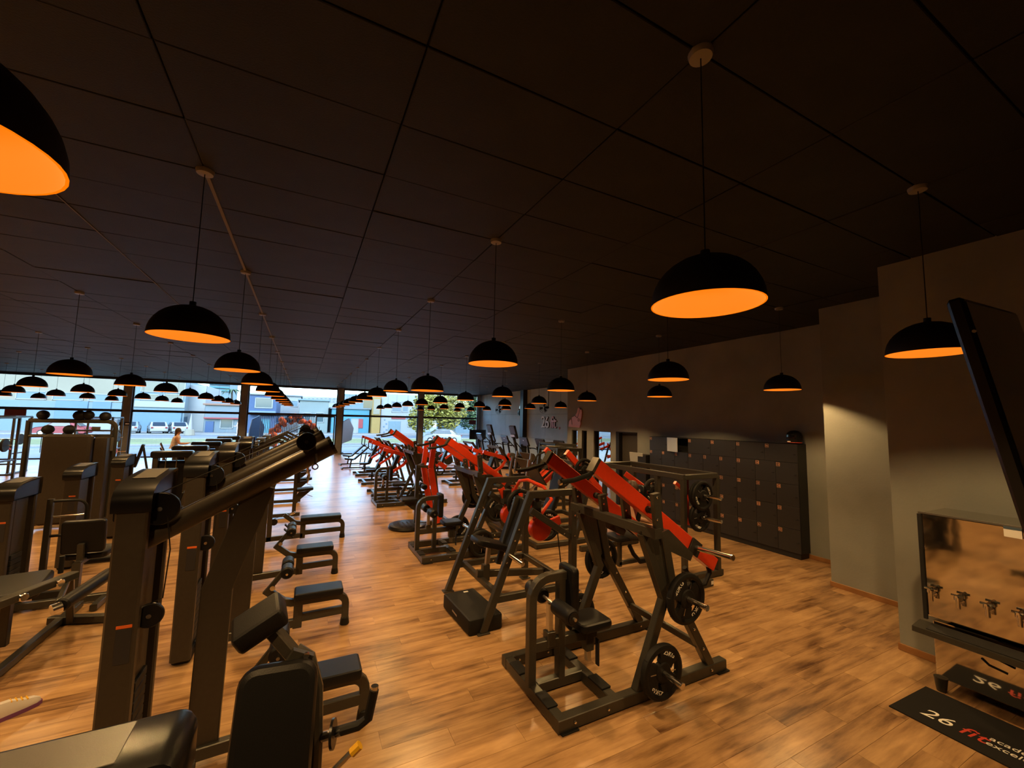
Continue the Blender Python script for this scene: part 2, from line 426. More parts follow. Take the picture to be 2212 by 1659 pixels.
for i, (a, c, z) in enumerate(HOLES[:3]):
    b = MB(); b.box((8.50, (a+c)/2, z/2), (.02, c-a, z), bev=.001); b.build('mirror', 'mirror', wr, 'narrow mirror strip set into the wall')
    b = MB(); b.box((8.46, c-.012, z/2), (.06, .024, z), bev=.001); b.box((8.46, (a+c)/2, z-.012), (.06, c-a, .024)); b.build('mirror_frame', 'dark', wr)
d1 = bpy.data.objects.new('door_1', None); C.objects.link(d1); d1['kind'] = 'structure'; d1['label'] = 'dark grey door between mirror strips and lockers'; WM[d1.name] = Matrix.Identity(4)
b = MB(); b.box((8.52, (8.70+9.44)/2, 1.05), (.04, .74, 2.10), bev=.003); b.build('door_leaf', 'darkwall', d1)
b = MB(); b.box((8.45, 9.51, 1.06), (.16, .14, 2.12), bev=.003); b.box((8.45, 9.14, 2.115), (.16, .88, .03), bev=.003); b.build('door_frame', 'dark', d1)
b = MB(); b.cyl((8.49, 8.80, 1.05), (8.44, 8.80, 1.05), .012); b.cyl((8.45, 8.80, 1.05), (8.45, 8.92, 1.05), .010); b.build('door_handle', 'steel', d1)
# the hall widens beyond the locker wall
o = wallbox('wall_step', (8.38, 11.95, 0), (XR+.3, 12.13, CZ), 'concrete', 'short return wall at the end of the mirror strips')
wf = bpy.data.objects.new('wall_far_right', None); C.objects.link(wf); wf['kind'] = 'structure'; wf['label'] = 'pale cement board wall carrying the gym lettering behind the treadmills'; WM[wf.name] = Matrix.Identity(4)
b = MB(); b.box((XR+.10, (12.1+29)/2, CZ/2), (.1, 17, CZ)); b.build('wall_core', 'darkwall', wf)
ys = [12.14, 14.6, 17.2, 19.6, 21.7, 22.15, 24.6, 27.0, 28.88]
for i in range(len(ys)-1):
    if ys[i] == 21.7: continue
    for z0, z1 in ((0, 1.42), (1.43, 2.79), (2.80, CZ-.005)):
        b = MB(); b.box((XR+.02, (ys[i]+ys[i+1])/2, (z0+z1)/2), (.06, ys[i+1]-ys[i]-.008, z1-z0), bev=.003); b.build('cement_board', 'concrete2', wf)
o = wallbox('pillar', (XR-.28, 21.72, 0), (XR+.05, 22.1, CZ), 'mullion', 'dark steel pillar in the lettered cement wall')
o = wallbox('wall_column', (7.26, 2.3, 0), (8.38, 3.51, CZ), 'concrete', 'grey plaster column lit from above, right of the lockers')
o = wallbox('wall_near_right', (5.92, YB, 0), (8.4, 2.23, CZ), 'concrete', 'grey plaster wall behind the water cooler')
o = wallbox('wall_infill', (7.9, 2.2, 0), (8.6, 2.35, CZ), 'concrete')
o = wallbox('wall_left', (XL-.2, YB, 0), (XL, YW, CZ), 'darkwall', 'side wall of the hall at far left')
o = wallbox('wall_back', (XL, YB-.2, 0), (8.4, YB, CZ), 'darkwall', 'wall behind the viewer')
# oak skirting
def skirt(name, lo, hi):
    b = MB(); lo = Vector(lo); hi = Vector(hi); b.box((lo+hi)/2, hi-lo, bev=.004); struct(b.build(name, 'skirting'))
skirt('baseboard_column', (7.245, 2.30, 0), (7.262, 3.525, .072))
skirt('baseboard_near_right', (5.905, 1.9, 0), (5.922, 2.245, .072))
skirt('baseboard_near_return', (5.905, 2.228, 0), (7.26, 2.246, .072))
skirt('baseboard_right', (8.362, 3.51, 0), (8.382, 8.70, .072))

# glass front -----------------------------------------------------------
POSTS = [-13.55, -8.45, -3.2, 2.08, 7.38, 11.85]
win = bpy.data.objects.new('window_1', None); C.objects.link(win); win['kind'] = 'structure'; win['label'] = 'floor to ceiling shopfront glazing facing the street'; WM[win.name] = Matrix.Identity(4)
TZ = 2.50
for i, x in enumerate(POSTS):
    b = MB(); w = .34 if 0 < i < 5 else .22
    b.box((x, YW-.06, CZ/2), (w, .20, CZ), bev=.01); b.build('post', 'post', win)
    for s in (-1, 1):
        b = MB(); b.box((x+s*(w/2+.035), YW, CZ/2), (.06, .10, CZ), bev=.004); b.build('window_frame', 'mullion', win)
for i in range(5):
    x0, x1 = POSTS[i]+.2, POSTS[i+1]-.2
    b = MB(); b.box(((x0+x1)/2, YW, TZ), (x1-x0, .10, .13), bev=.004); b.build('transom', 'mullion', win)
    b = MB(); b.box(((x0+x1)/2, YW, CZ-.07), (x1-x0, .12, .14), bev=.004); b.build('head_rail', 'mullion', win)
    b = MB(); b.box(((x0+x1)/2, YW, .03), (x1-x0, .10, .06), bev=.004); b.build('sill_rail', 'mullion', win)
    for z0, z1 in ((.06, TZ-.065), (TZ+.065, CZ-.14)):
        b = MB(); b.box(((x0+x1)/2, YW, (z0+z1)/2), (x1-x0, .012, z1-z0), bev=.001); b.build('pane', 'glass', win)
# glazed entrance leaf with its bar, right of the slatted screen
b = MB()
for x in (.72, 1.78): b.box((x, YW-.05, 1.22), (.07, .06, 2.42), bev=.005)
b.box((1.25, YW-.05, .10), (1.0, .05, .16)); b.box((1.25, YW-.05, 2.40), (1.0, .05, .07)); b.build('door_frame', 'mullion', win)
b = MB(); b.tube([(.92, YW-.14, .75), (.92, YW-.14, 1.75)], .018); b.build('door_pull', 'steel', win)

# ------------------------------------------------------------------ pendant lamps on a 2.5 m grid
def make_lamp(zr, name='pendant_lamp'):
    t = thing(name, 'x', 'pendant lamp', (0, 0, 0))
    R = .253; h = .235
    b = MB(); prof = [(R*math.cos(a), h*math.sin(a)) for a in [k*PI/2/9 for k in range(10)]]
    b.lathe([(R, -.006)]+prof[:-1]+[(.012, h)], (0, 0, zr), n=40, cap=False); b.build('shade', 'lamp_out', t)
    b = MB(); prof2 = [((R-.007)*math.cos(a), (h-.007)*math.sin(a)) for a in [k*PI/2/9 for k in range(10)]]
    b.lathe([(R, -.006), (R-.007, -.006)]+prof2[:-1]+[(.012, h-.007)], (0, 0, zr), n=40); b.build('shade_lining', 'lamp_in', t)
    b = MB(); b.cyl((0, 0, zr+h-.005), (0, 0, zr+h+.03), .022, 12); b.cyl((0, 0, zr+.215), (0, 0, zr+h-.006), .02, 12); b.build('lamp_holder', 'lamp_out', t)
    b = MB(); b.lathe([(.0, .165), (.025, .172), (.036, .188), (.03, .205), (.018, .225)], (0, 0, zr), n=14); b.build('bulb', 'bulb', t)
    b = MB(); b.cyl((0, 0, zr+h+.02), (0, 0, CZ-.02), .0035, 6); b.build('cord', 'cable', t)
    b = MB(); b.lathe([(.0, -.035), (.055, -.032), (.062, -.008), (.062, .0)], (0, 0, CZ-.006), n=20); b.build('ceiling_rose', 'rose', t)
    return t
COLN = {-5: 'far left row', -4: 'second row from the left', -3: 'third row from the left', -2: 'fourth row from the left', -1: 'row left of the aisle machines',
        0: 'row over the aisle benches', 1: 'row over the red machines', 2: 'row between red machines and lockers', 3: 'row along the lockers', 4: 'row along the lettered wall'}
lamp0 = make_lamp(2.963); low0 = None; used = False
ll = bpy.data.lights.new('pendant_bulb', 'SPOT'); ll.energy = LAMP_W; ll.color = LAMP_COL; ll.shadow_soft_size = .04
ll.spot_size = math.radians(180); ll.spot_blend = .25
for c in range(-5, 5):
    n = 0
    for r in range(0, 11):
        x, y = -.8+2.5*c, 1.3+2.5*r
        if c == 3 and r == 0: continue
        if c == 4 and y < 12.4: continue
        if c < -1 and y < abs(x)*.9-4: continue             # outside the frame on the left
        if (x-0)**2+(y)**2 < .3: continue
        lab = 'black dome pendant with orange inside, %s lamp in the %s' % (ORD[n], COLN[c]); n += 1
        if c == 1 and r == 2:
            lo_ = make_lamp(2.83, 'pendant_lamp'); lo_['label'] = 'black dome pendant hung lower than the rest, third in the row over the red machines'
            lo_.location = (x, y, 0); lo_['group'] = 'dome pendant lamps'; zr = 2.83
        else:
            zr = 2.963
            if not used: o = lamp0; o.location = (x, y, 0); o['label'] = lab; used = True
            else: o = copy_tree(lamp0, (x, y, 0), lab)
            o['group'] = 'dome pendant lamps'
        lo = bpy.data.objects.new('pendant_bulb', ll); C.objects.link(lo); lo.location = (x, y, zr+.155)
# ================================================================== OUTSIDE
GZ = -.15
def omat(k, c, r=.7, **kw): M[k] = mat('street_'+k, tuple(v*.24 for v in c), r, **kw)
omat('pave', (.42, .40, .36), noise=(.5, .1)); omat('asphalt', (.30, .30, .29), noise=(.4, .12)); omat('grass', (.34, .36, .07), .9, noise=(.6, .35), bump=(8, .6))
omat('kerb', (.62, .6, .56)); omat('cream', (.52, .47, .35), noise=(.3, .06)); omat('bluewall', (.20, .38, .55), noise=(.4, .06)); omat('paleblue', (.30, .45, .54))
omat('whitewall', (.62, .64, .65)); omat('greyblue', (.30, .38, .44), noise=(.5, .08)); omat('greygreen', (.36, .45, .45), noise=(.5, .08)); omat('ochre', (.66, .40, .08))
omat('deepblue', (.05, .14, .36)); omat('cyan', (.08, .42, .60)); omat('tank', (.03, .28, .55)); omat('redsign', (.62, .06, .07)); omat('pinksign', (.70, .16, .20))
omat('winglass', (.12, .20, .24), .15); omat('carwhite', (.75, .76, .77), .25, coat=.5); omat('carglass', (.02, .03, .035), .1); omat('tyre', (.015, .015, .015), .8)
omat('carsilver', (.42, .47, .50), .3, coat=.5); omat('tailred', (.5, .02, .02), .3); omat('leaf_yellow', (.50, .42, .03), .6, noise=(.6, .35)); omat('leaf_green', (.10, .19, .04), .6, noise=(.7, .35))
omat('bark', (.12, .08, .05), .9, noise=(6, .2)); M['balloon_orange'] = mat('orange_latex', (.75, .085, .003), .6, 0, .2); M['balloon_black'] = mat('black_latex', (.012, .012, .014), .3); M['slat_white'] = mat('white_slat_paint', (.55, .57, .6), .4); M['flag'] = mat('flag_cloth', (.40, .36, .33), .7)
omat('terracotta', (.50, .26, .17)); omat('bannerblue', (.25, .42, .65))
def slab(name, y0, y1, z, m, x0=-70, x1=95):
    b = MB(); b.box(((x0+x1)/2, (y0+y1)/2, z-.1), (x1-x0, y1-y0, .2), bev=.01); o = struct(b.build(name, m)); return o
slab('forecourt_pavement', YW+.12, 37.5, GZ+.05, 'pave'); slab('near_lane_road', 37.5, 42, GZ-.02, 'asphalt'); slab('verge_ground', 42, 52, GZ+.03, 'grass')
slab('far_lane_road', 52, 64, GZ-.02, 'asphalt'); slab('far_pavement', 64, 130, GZ+.04, 'pave')
for y in (37.5, 42, 52, 64): slab('kerb', y-.12, y+.12, GZ+.10, 'kerb')
def building(name, label, x0, x1, Y, depth, ztop, wall, wins=(), win_m='winglass', band=None, roof=None, extra=()):
    t = thing(name, label, 'building', ((x0+x1)/2, Y+depth/2, GZ))
    b = MB(); b.box(((x0+x1)/2, Y+depth/2, (GZ+ztop)/2), (x1-x0, depth, ztop-GZ), bev=.03); b.build('wall', wall, t)
    if roof:
        b = MB(); b.box(((x0+x1)/2, Y+depth/2, ztop+.12), (x1-x0+.5, depth+.5, .25), bev=.03); b.build('roof_edge', roof, t)
    if band:
        b = MB(); b.box(((x0+x1)/2, Y-.08, (band[0]+band[1])/2), (x1-x0, .2, band[1]-band[0]), bev=.02); b.build('facade_band', band[2], t)
    for (a, c, z0, z1) in wins:
        b = MB()
        for xx in (a, c): b.box((xx, Y-.04, (z0+z1)/2), (.12, .12, z1-z0+.12), bev=.01)
        for zz in (z0, z1): b.box(((a+c)/2, Y-.04, zz), (c-a, .12, .12), bev=.01)
        f = b.build('window', 'whitewall', t)
        b = MB(); b.box(((a+c)/2, Y-.02, (z0+z1)/2), (c-a, .05, z1-z0), bev=.005); b.build('window_glass', win_m, f)
    for (nm, m_, a, c, z0, z1, d) in extra:
        b = MB(); b.box(((a+c)/2, Y-d/2, (z0+z1)/2), (c-a, abs(d), z1-z0), bev=.02); b.build(nm, m_, t)
    return t
def fx(px, Y): return aty(px, 893, Y).x
def fz(py, px, Y): return aty(px, py, Y).z
def B(name, label, pl, pr, pt, Y, wall, wins=(), **kw):
    ws = [(fx(a, Y), fx(c, Y), fz(d, (a+c)/2, Y), fz(b_, (a+c)/2, Y)) for a, b_, c, d in wins]
    if 'band' in kw: b0, b1, m_ = kw['band']; kw['band'] = (fz(b1, (pl+pr)/2, Y), fz(b0, (pl+pr)/2, Y), m_)
    if 'extra' in kw: kw['extra'] = [(n, m_, fx(a, Y), fx(c, Y), fz(d, (a+c)/2, Y), fz(b_, (a+c)/2, Y), dd) for n, m_, a, b_, c, d, dd in kw['extra']]
    return building(name, label, fx(pl, Y), fx(pr, Y), Y, 12, fz(pt, (pl+pr)/2, Y), wall, ws, **kw)
B('office_block', 'cream office block filling the left end of the glazing', -60, 283, 790, 74, 'cream', [(30, 845, 95, 862), (110, 848, 175, 864), (188, 852, 262, 867)], win_m='paleblue', band=(866, 950, 'paleblue'),
  extra=[('shutter', 'bluewall', 120, 866, 190, 938, .3), ('shutter', 'bluewall', 200, 868, 240, 938, .3), ('ramp_wall', 'whitewall', 195, 905, 262, 938, 3)])
B('glazed_warehouse', 'white fronted warehouse with wide upper windows and blue shutters behind parked cars', 284, 398, 818, 73, 'paleblue', [(300, 824, 345, 846), (352, 824, 395, 848), (300, 852, 340, 864), (352, 852, 392, 866)],
  band=(867, 880, 'whitewall'), extra=[('shutter', 'bluewall', 293, 888, 393, 938, .25)])
B('white_party_wall', 'bright blank white wall between warehouse and garage', 398, 442, 832, 75, 'whitewall')
B('striped_tower', 'light blue striped water tower block behind the garage', 447, 492, 822, 110, 'paleblue', extra=[('stripe', 'cyan', 447, y, 492, y+3, .4) for y in (828, 835, 842)])
B('low_garage', 'low grey blue garage with red fascia and barred gate', 442, 528, 876, 71, 'greyblue', [(478, 905, 505, 925)], extra=[('fascia', 'redsign', 442, 902, 520, 905, .5), ('gate', 'deepblue', 446, 910, 464, 938, .15)], roof='terracotta')
B('blue_shop', 'deep blue corner shop with white framed upper window', 536, 596, 853, 70, 'deepblue', [(550, 860, 587, 881)], roof='whitewall', extra=[('awning', 'paleblue', 540, 888, 596, 896, 1.0), ('door', 'cyan', 566, 905, 585, 940, .1)])
B('tank_house', 'pale terrace house with rooftop tank left of the middle post', 598, 648, 856, 86, 'whitewall', [(606, 864, 622, 874), (628, 866, 642, 878)], win_m='paleblue', roof='greyblue')
B('distant_apartments', 'white apartment slab far beyond the street', 640, 735, 857, 112, 'whitewall', [(645+i*9, 860+r*6, 650+i*9, 863+r*6) for i in range(10) for r in range(2)], win_m='greyblue')
B('grey_hall', 'grey green hall with plain front left of the middle post', 646, 709, 866, 72, 'greygreen', [(655, 892, 672, 912), (682, 892, 700, 912)], extra=[('door', 'greyblue', 660, 915, 676, 940, .1)], roof='paleblue')
B('distant_towers', 'hazy apartment towers far behind the cyan shop', 738, 815, 852, 116, 'paleblue', [(742+i*8, 857+r*6, 746+i*8, 860+r*6) for i in range(8) for r in range(3)], win_m='whitewall')
B('cyan_shop', 'cyan fronted shop with red painted panel', 717, 798, 884, 71, 'cyan', [(760, 905, 775, 938)], win_m='whitewall', extra=[('painted_panel', 'redsign', 775, 905, 785, 925, .1), ('door', 'deepblue', 748, 905, 757, 940, .1)], roof='greyblue')
B('ochre_sign_tower', 'tall ochre panelled tower between the shops', 804, 822, 858, 70, 'ochre', extra=[('lower_panel', 'cream', 806, 862, 820, 895, .1)])
B('white_clinic', 'white two storey clinic with blue dots and red sign', 823, 905, 852, 70.5, 'whitewall', [(846, 868, 866, 890), (869, 868, 881, 890), (882, 909, 893, 922)], win_m='greyblue',
  extra=[('sign_band', 'redsign', 846, 900, 876, 905, .15), ('shutter', 'paleblue', 840, 910, 866, 940, .1)]+[('painted_dot', 'bannerblue', x, y, x+3, y+3, .08) for x, y in ((830, 905), (834, 914), (829, 920), (835, 927), (830, 932), (878, 902), (880, 915))])
B('green_side_house', 'low pale house half hidden by the yellow tree', 985, 1075, 880, 72, 'paleblue', [(1000, 895, 1020, 915)])
# parked cars ------------------------------------------------------------
def make_car(name, label, loc, rz, paint):
    t = thing(name, label, 'car', loc, rz); Mx = WM[t.name]
    L, Wd = 4.1, 1.68
    def w(p): return Mx @ Vector(p)
    side = [(-L/2, .35), (-L/2+.02, .70), (-L/2+.12, .92), (-L/2+.55, .98), (-L/2+1.05, 1.42), (-.15, 1.47), (.55, 1.40), (1.05, .98), (1.75, .86), (L/2-.05, .70), (L/2, .40), (L/2-.1, .28), (-L/2+.1, .26)]
    b = MB(); rings = []
    for yy, k in ((-Wd/2+.05, .94), (-Wd/2, 1), (Wd/2, 1), (Wd/2-.05, .94)):
        rings.append([w((x*(.985 if k < 1 else 1), yy*(1 if z < 1.0 else .84), .26+(z-.26)*k if z > .3 else z)) for x, z in side])
    b.loft(rings); b.build('body', paint, t)
    b = MB()
    b.prism([w((-L/2+.50, -.60, 1.0)), w((-L/2+.50, .60, 1.0)), w((-L/2+1.0, .55, 1.40)), w((-L/2+1.0, -.55, 1.40))], Mx.to_3x3() @ Vector((-.05, 0, .03))); b.build('rear_window', 'carglass', t)
    b = MB(); b.prism([w((1.08, -.60, 1.0)), w((1.08, .60, 1.0)), w((.58, .55, 1.38)), w((.58, -.55, 1.38))], Mx.to_3x3() @ Vector((.05, 0, .03))); b.build('windscreen', 'carglass', t)
    for s in (-1, 1):
        b = MB(); b.prism([w((-.95, s*.80, 1.0)), w((.95, s*.80, 1.0)), w((.5, s*.715, 1.36)), w((-.75, s*.715, 1.36))], Mx.to_3x3() @ Vector((0, s*.03, 0))); b.build('side_window', 'carglass', t)
        b = MB(); b.box(w((-L/2+.0, s*.66, .78)), (.12, .22, .16), rot=Mx.to_3x3()); b.build('tail_light', 'tailred', t)
        for xx in (-1.25, 1.3):
            b = MB(); b.cyl(w((xx, s*.66, .30)), w((xx, s*.86, .30)), .30, 20, bev=.03); wh = b.build('wheel', 'tyre', t)
            b = MB(); b.cyl(w((xx, s*.855, .30)), w((xx, s*.87, .30)), .18, 14); b.build('hub_cap', 'steel', wh)
    b = MB(); b.box(w((-L/2-.02, 0, .45)), (.10, 1.5, .14), rot=Mx.to_3x3()); b.build('bumper', paint, t)
    return t
YC = 66.0
make_car('parked_car', 'silver hatchback parked behind the first grey window post', (fx(285, YC), YC, GZ+.04), 1.75, 'carsilver')
make_car('parked_car', 'white estate car parked between two other cars across the street', (fx(343, YC), YC, GZ+.04), 1.9, 'carwhite')
make_car('parked_car', 'white saloon parked right of the other cars by the blank wall', (fx(386, YC), YC, GZ+.04), 1.95, 'carwhite')
make_car('passing_car', 'large white car on the near lane in front of the yellow tree', (fx(955, 43), 43, GZ+.04), 3.0, 'carwhite')
p = atz(150, 940, GZ); make_car('passing_car', 'red car passing behind the cable station at far left', (fx(140, 60), 60, GZ+.02), 3.1, 'redsign')
# trees ------------------------------------------------------------------
def tree(name, label, base, H, blobs, leafm, n, size, seed):
    rnd = random.Random(seed); t = thing(name, label, 'tree', base); bx, by, bz = base
    b = MB(); b.tube([(bx, by, bz), (bx+.1, by, bz+H*.3), (bx-.1, by, bz+H*.55)], [.28, .22, .14], 8)
    for k in range(5):
        a = k*1.3; b.tube([(bx, by, bz+H*.35), (bx+math.cos(a)*H*.18, by+math.sin(a)*H*.1, bz+H*.55), (bx+math.cos(a)*H*.3, by+math.sin(a)*H*.15, bz+H*.7)], [.12, .08, .03], 6)
    b.build('trunk', 'bark', t)
    b = MB()
    for _ in range(n):
        cx, cy, cz, r = rnd.choice(blobs)
        d = Vector((rnd.gauss(0, 1), rnd.gauss(0, 1), rnd.gauss(0, 1))).normalized()*r*(rnd.random()**.35)
        c = Vector((bx+cx, by+cy, bz+cz))+d
        a = Vector((rnd.gauss(0, 1), rnd.gauss(0, 1), rnd.gauss(0, .6))).normalized(); e = a.orthogonal().normalized(); s = size*rnd.uniform(.6, 1.3)
        b.add([c-a*s, c+e*s*.5, c+a*s, c-e*s*.5], [[0, 1, 2, 3]])
    o = b.build('foliage', leafm, t); o['kind'] = 'stuff'
    return t
YT = 56.0
tx = fx(950, YT)
tree('yellow_tree', 'broad yellow green tree filling the glazing right of the fourth post', (tx, YT, GZ), 7.5, [(-2.6, 0, 2.6, 1.9), (-1.2, .3, 4.2, 2.0), (.6, 0, 5.2, 2.1), (2.2, 0, 4.2, 2.0), (1.0, -.4, 2.7, 1.8), (-2.2, 0, 5.0, 1.5)], 'leaf_yellow', 5200, .26, 3)
tree('green_tree', 'darker green tree beside the yellow one', (fx(1025, YT+3), YT+3, GZ), 8, [(-.8, 0, 3.0, 2.0), (1.0, .3, 4.6, 2.2), (2.6, 0, 2.8, 2.0), (.4, 0, 5.8, 1.8), (3.8, 0, 4.4, 1.9)], 'leaf_green', 5200, .26, 5)
t = thing('palm_tree', 'small palm rising behind the garage roof', 'tree', (fx(497, 90), 90, GZ))
px0 = fx(497, 90); zt = fz(842, 497, 90); b = MB(); b.tube([(px0, 90, GZ), (px0+.2, 90, zt*.5), (px0, 90, zt)], [.22, .18, .14], 8); b.build('trunk', 'bark', t)
for k in range(11):
    a = k*2*PI/11+.2; b = MB(); L = 2.1; pts = [Vector((px0+math.cos(a)*L*u, 90+math.sin(a)*L*u, zt+.7*u-1.6*u*u)) for u in (0, .25, .5, .75, 1)]
    w = Vector((-math.sin(a), math.cos(a), 0)); vs = []
    for i, q in enumerate(pts): ww = .32*(1-i/4.3); vs += [q-w*ww, q+Vector((0, 0, .08)), q+w*ww]
    b.add(vs, [[3*i+j, 3*i+j+1, 3*i+j+4, 3*i+j+3] for i in range(4) for j in (0, 1)]); b.build('frond', 'leaf_green', t)
# slatted screen and balloon arch at the entrance
t = thing('slatted_screen', 'white vertical slat screen outside the glazed entrance', 'screen', (-.85, YW+.45, GZ))
b = MB(); b.box((-.85, YW+.45, 2.40), (3.05, .06, .06)); b.box((-.85, YW+.45, GZ+.06), (3.05, .06, .06)); b.build('rail', 'mullion', t)
sm = MB(); sm.box((0, 0, 0), (.030, .03, 2.5), bev=.004); slat_me = sm.mesh('slat'); slat_me.materials.append(M['slat_white'])
for k in range(33):
    o = bpy.data.objects.new('slat', slat_me); C.objects.link(o); o.parent = t
    o.location = Vector((-2.34+k*.0935, YW+.45, 1.15))-Vector(t.location)
t = thing('balloon_arch', 'orange and black balloon arch behind the slatted screen', 'balloon arch', (-.7, YW+1.6, GZ)); rnd = random.Random(4)
for k in range(84):
    u = (k % 42)/41; a = PI*(1.06-u*1.10); x = -.50+1.18*math.cos(a); z = .95+1.30*max(-.6, math.sin(a)); r = rnd.uniform(.13, .20)
    c = Vector((x+rnd.uniform(-.2, .2), YW+1.6+rnd.uniform(-.16, .16), z+rnd.uniform(-.18, .18)))
    b = MB(); b.lathe([(r*math.sin(q*PI/6), -r*math.cos(q*PI/6)) for q in range(7)], c, n=12); b.build('balloon', 'balloon_black' if k % 4 == 1 else 'balloon_orange', t)
b = MB(); b.tube([(-.62+1.12*math.cos(PI*(1.06-k/20*1.12)), YW+1.6, .75+1.42*max(-.5, math.sin(PI*(1.06-k/20*1.12)))) for k in range(21)]+[(.5, YW+1.6, GZ+.05)], .02, 6); b.build('arch_frame', 'mullion', t)
# feather flags
def flag(label, px, pt, pb, Y, m):
    x = fx(px, Y); zt = fz(pt, px, Y); t = thing('feather_flag', label, 'flag', (x, Y, GZ+.05))
    b = MB(); b.tube([(x, Y, GZ+.05), (x, Y, zt*.6), (x+.12, Y, zt*.9), (x+.5, Y, zt)], .02, 6); b.build('pole', 'steel', t)
    b = MB(); b.prism([(x+.02, Y, .5), (x+.75, Y, .8), (x+.85, Y, zt*.7), (x+.5, Y, zt), (x+.12, Y, zt*.9), (x+.02, Y, zt*.6)], (0, .012, 0)); b.build('sail', m, t)
    b = MB(); b.cyl((x, Y, GZ+.05), (x, Y, GZ+.12), .25, 16); b.build('foot', 'rubber', t)
flag('pale feather flag outside the entrance door', 738, 903, 975, 31, 'flag'); flag('blue white feather flag left of the slatted screen', 541, 898, 965, 31, 'bannerblue')
t = thing('telegraph_pole', 'pale concrete telegraph pole beyond the parked cars', 'pole', (fx(413, 62), 62, GZ+.1)); b = MB(); b.cyl((fx(413, 62), 62, GZ), (fx(414, 62), 62, fz(893, 413, 62)), .32, 10, r2=.02); b.build('shaft', 'kerb', t)
b = MB(); b.cyl((fx(413, 62), 62, GZ), (fx(413, 62), 62, GZ+.7), .55, 10, r2=.45); b.build('footing', 'cream', t)
# ================================================================== weight plates
def make_plate(name, label, R, kg, style=0):
    """rubber grip plate lying in the X-Z plane, centre at origin, front towards -Y"""
    t = thing(name, label, 'weight plate', (0, 0, 0)); th = .052
    b = MB(); prof = [(R-.055, -th*.42), (R-.03, -th*.62), (R-.008, -th*.5), (R, -th*.25), (R, th*.25), (R-.008, th*.5), (R-.03, th*.62), (R-.055, th*.42)]
    b.loft([[Vector((math.cos(a)*r, h, math.sin(a)*r)) for a in [2*PI*k/36 for k in range(36)]] for r, h in prof+[prof[0]]], False, True); b.build('rim', 'rubber', t)
    b = MB(); b.lathe([(.026, -th*.55), (.075, -th*.55), (.085, -th*.4), (.085, th*.4), (.075, th*.55), (.026, th*.55), (.026, -th*.55)], (0, 0, 0), (0, 1, 0), 28)
    n = 3 if style == 0 else 4
    b.build('hub', 'rubber', t)
    for k in range(n):
        a = PI/2+k*2*PI/n; e1 = Vector((math.cos(a), 0, math.sin(a))); e2 = Vector((-math.sin(a), 0, math.cos(a)))
        w0, w1 = (.11, .185) if n == 3 else (.055, .08)
        b = MB(); r0, r1 = .06, R-.045
        poly = [e1*r0-e2*w0*.7, e1*(r0+.03)-e2*w0*.72, e1*r1-e2*w1*.75, e1*r1+e2*w1*.75, e1*(r0+.03)+e2*w0*.72, e1*r0+e2*w0*.7]
        b.prism([p-Vector((0, th*.36, 0)) for p in poly], (0, th*.72, 0)); b.build('spoke', 'rubber', t)
    for a in ((PI/2, -PI/2) if style else (PI/2+.02, -PI/2)):
        c = Vector((math.cos(a)*R*.60, -th*.37-.0015, math.sin(a)*R*.60)); e1 = Vector((math.cos(a-PI/2), 0, math.sin(a-PI/2))); e2 = Vector((math.cos(a), 0, math.sin(a)))
        text('%dKG' % kg, .058, .0012, 'white', 'weight_marking', t, frame_mtx(c, e1, e2), align='CENTER', space=1.0)
    for a in (.45, PI+.45):
        b = MB(); e1 = Vector((math.cos(a), 0, math.sin(a))); e2 = Vector((-math.sin(a), 0, math.cos(a)))
        c = e1*R*.42; b.box(c-Vector((0, th*.38, 0)), (.10, .002, .008), rot=Matrix.Rotation(-a, 3, 'Y')); b.build('stripe', 'steel', t)
    return t
plate20 = make_plate('weight_plate', 'x', .225, 20, 0); plate25 = make_plate('weight_plate', 'x', .228, 25, 0); plate_s = make_plate('weight_plate', 'x', .205, 15, 1)
_usedp = set()
def put_plate(proto, loc, spin, label, rx=0.0, rz=0.0):
    o = proto if proto.name not in _usedp else copy_tree(proto, (0, 0, 0))
    _usedp.add(proto.name)
    o.matrix_basis = Matrix.Translation(Vector(loc)) @ Matrix.Rotation(rz, 4, 'Z') @ Matrix.Rotation(spin, 4, 'Y')
    o['label'] = label; o['group'] = 'rubber grip weight plates'
    return o
def horn(b, p, q, r=.025):       # chrome plate holder
    p = Vector(p); q = Vector(q); d = (q-p).normalized(); b.cyl(p, q, r, 16, bev=.004); b.cyl(q, q+d*.012, r*1.12, 16, bev=.003)
def bolts(b, pts, axis, r=.012):
    a = Vector(axis).normalized()
    for p in pts: b.cyl(Vector(p), Vector(p)+a*.012, r, 8, bev=.004)
def roller(b, c, axis, L, r=.055):
    c = Vector(c); a = Vector(axis).normalized(); b.cyl(c-a*L/2, c+a*L/2, r, 20, bev=.014)
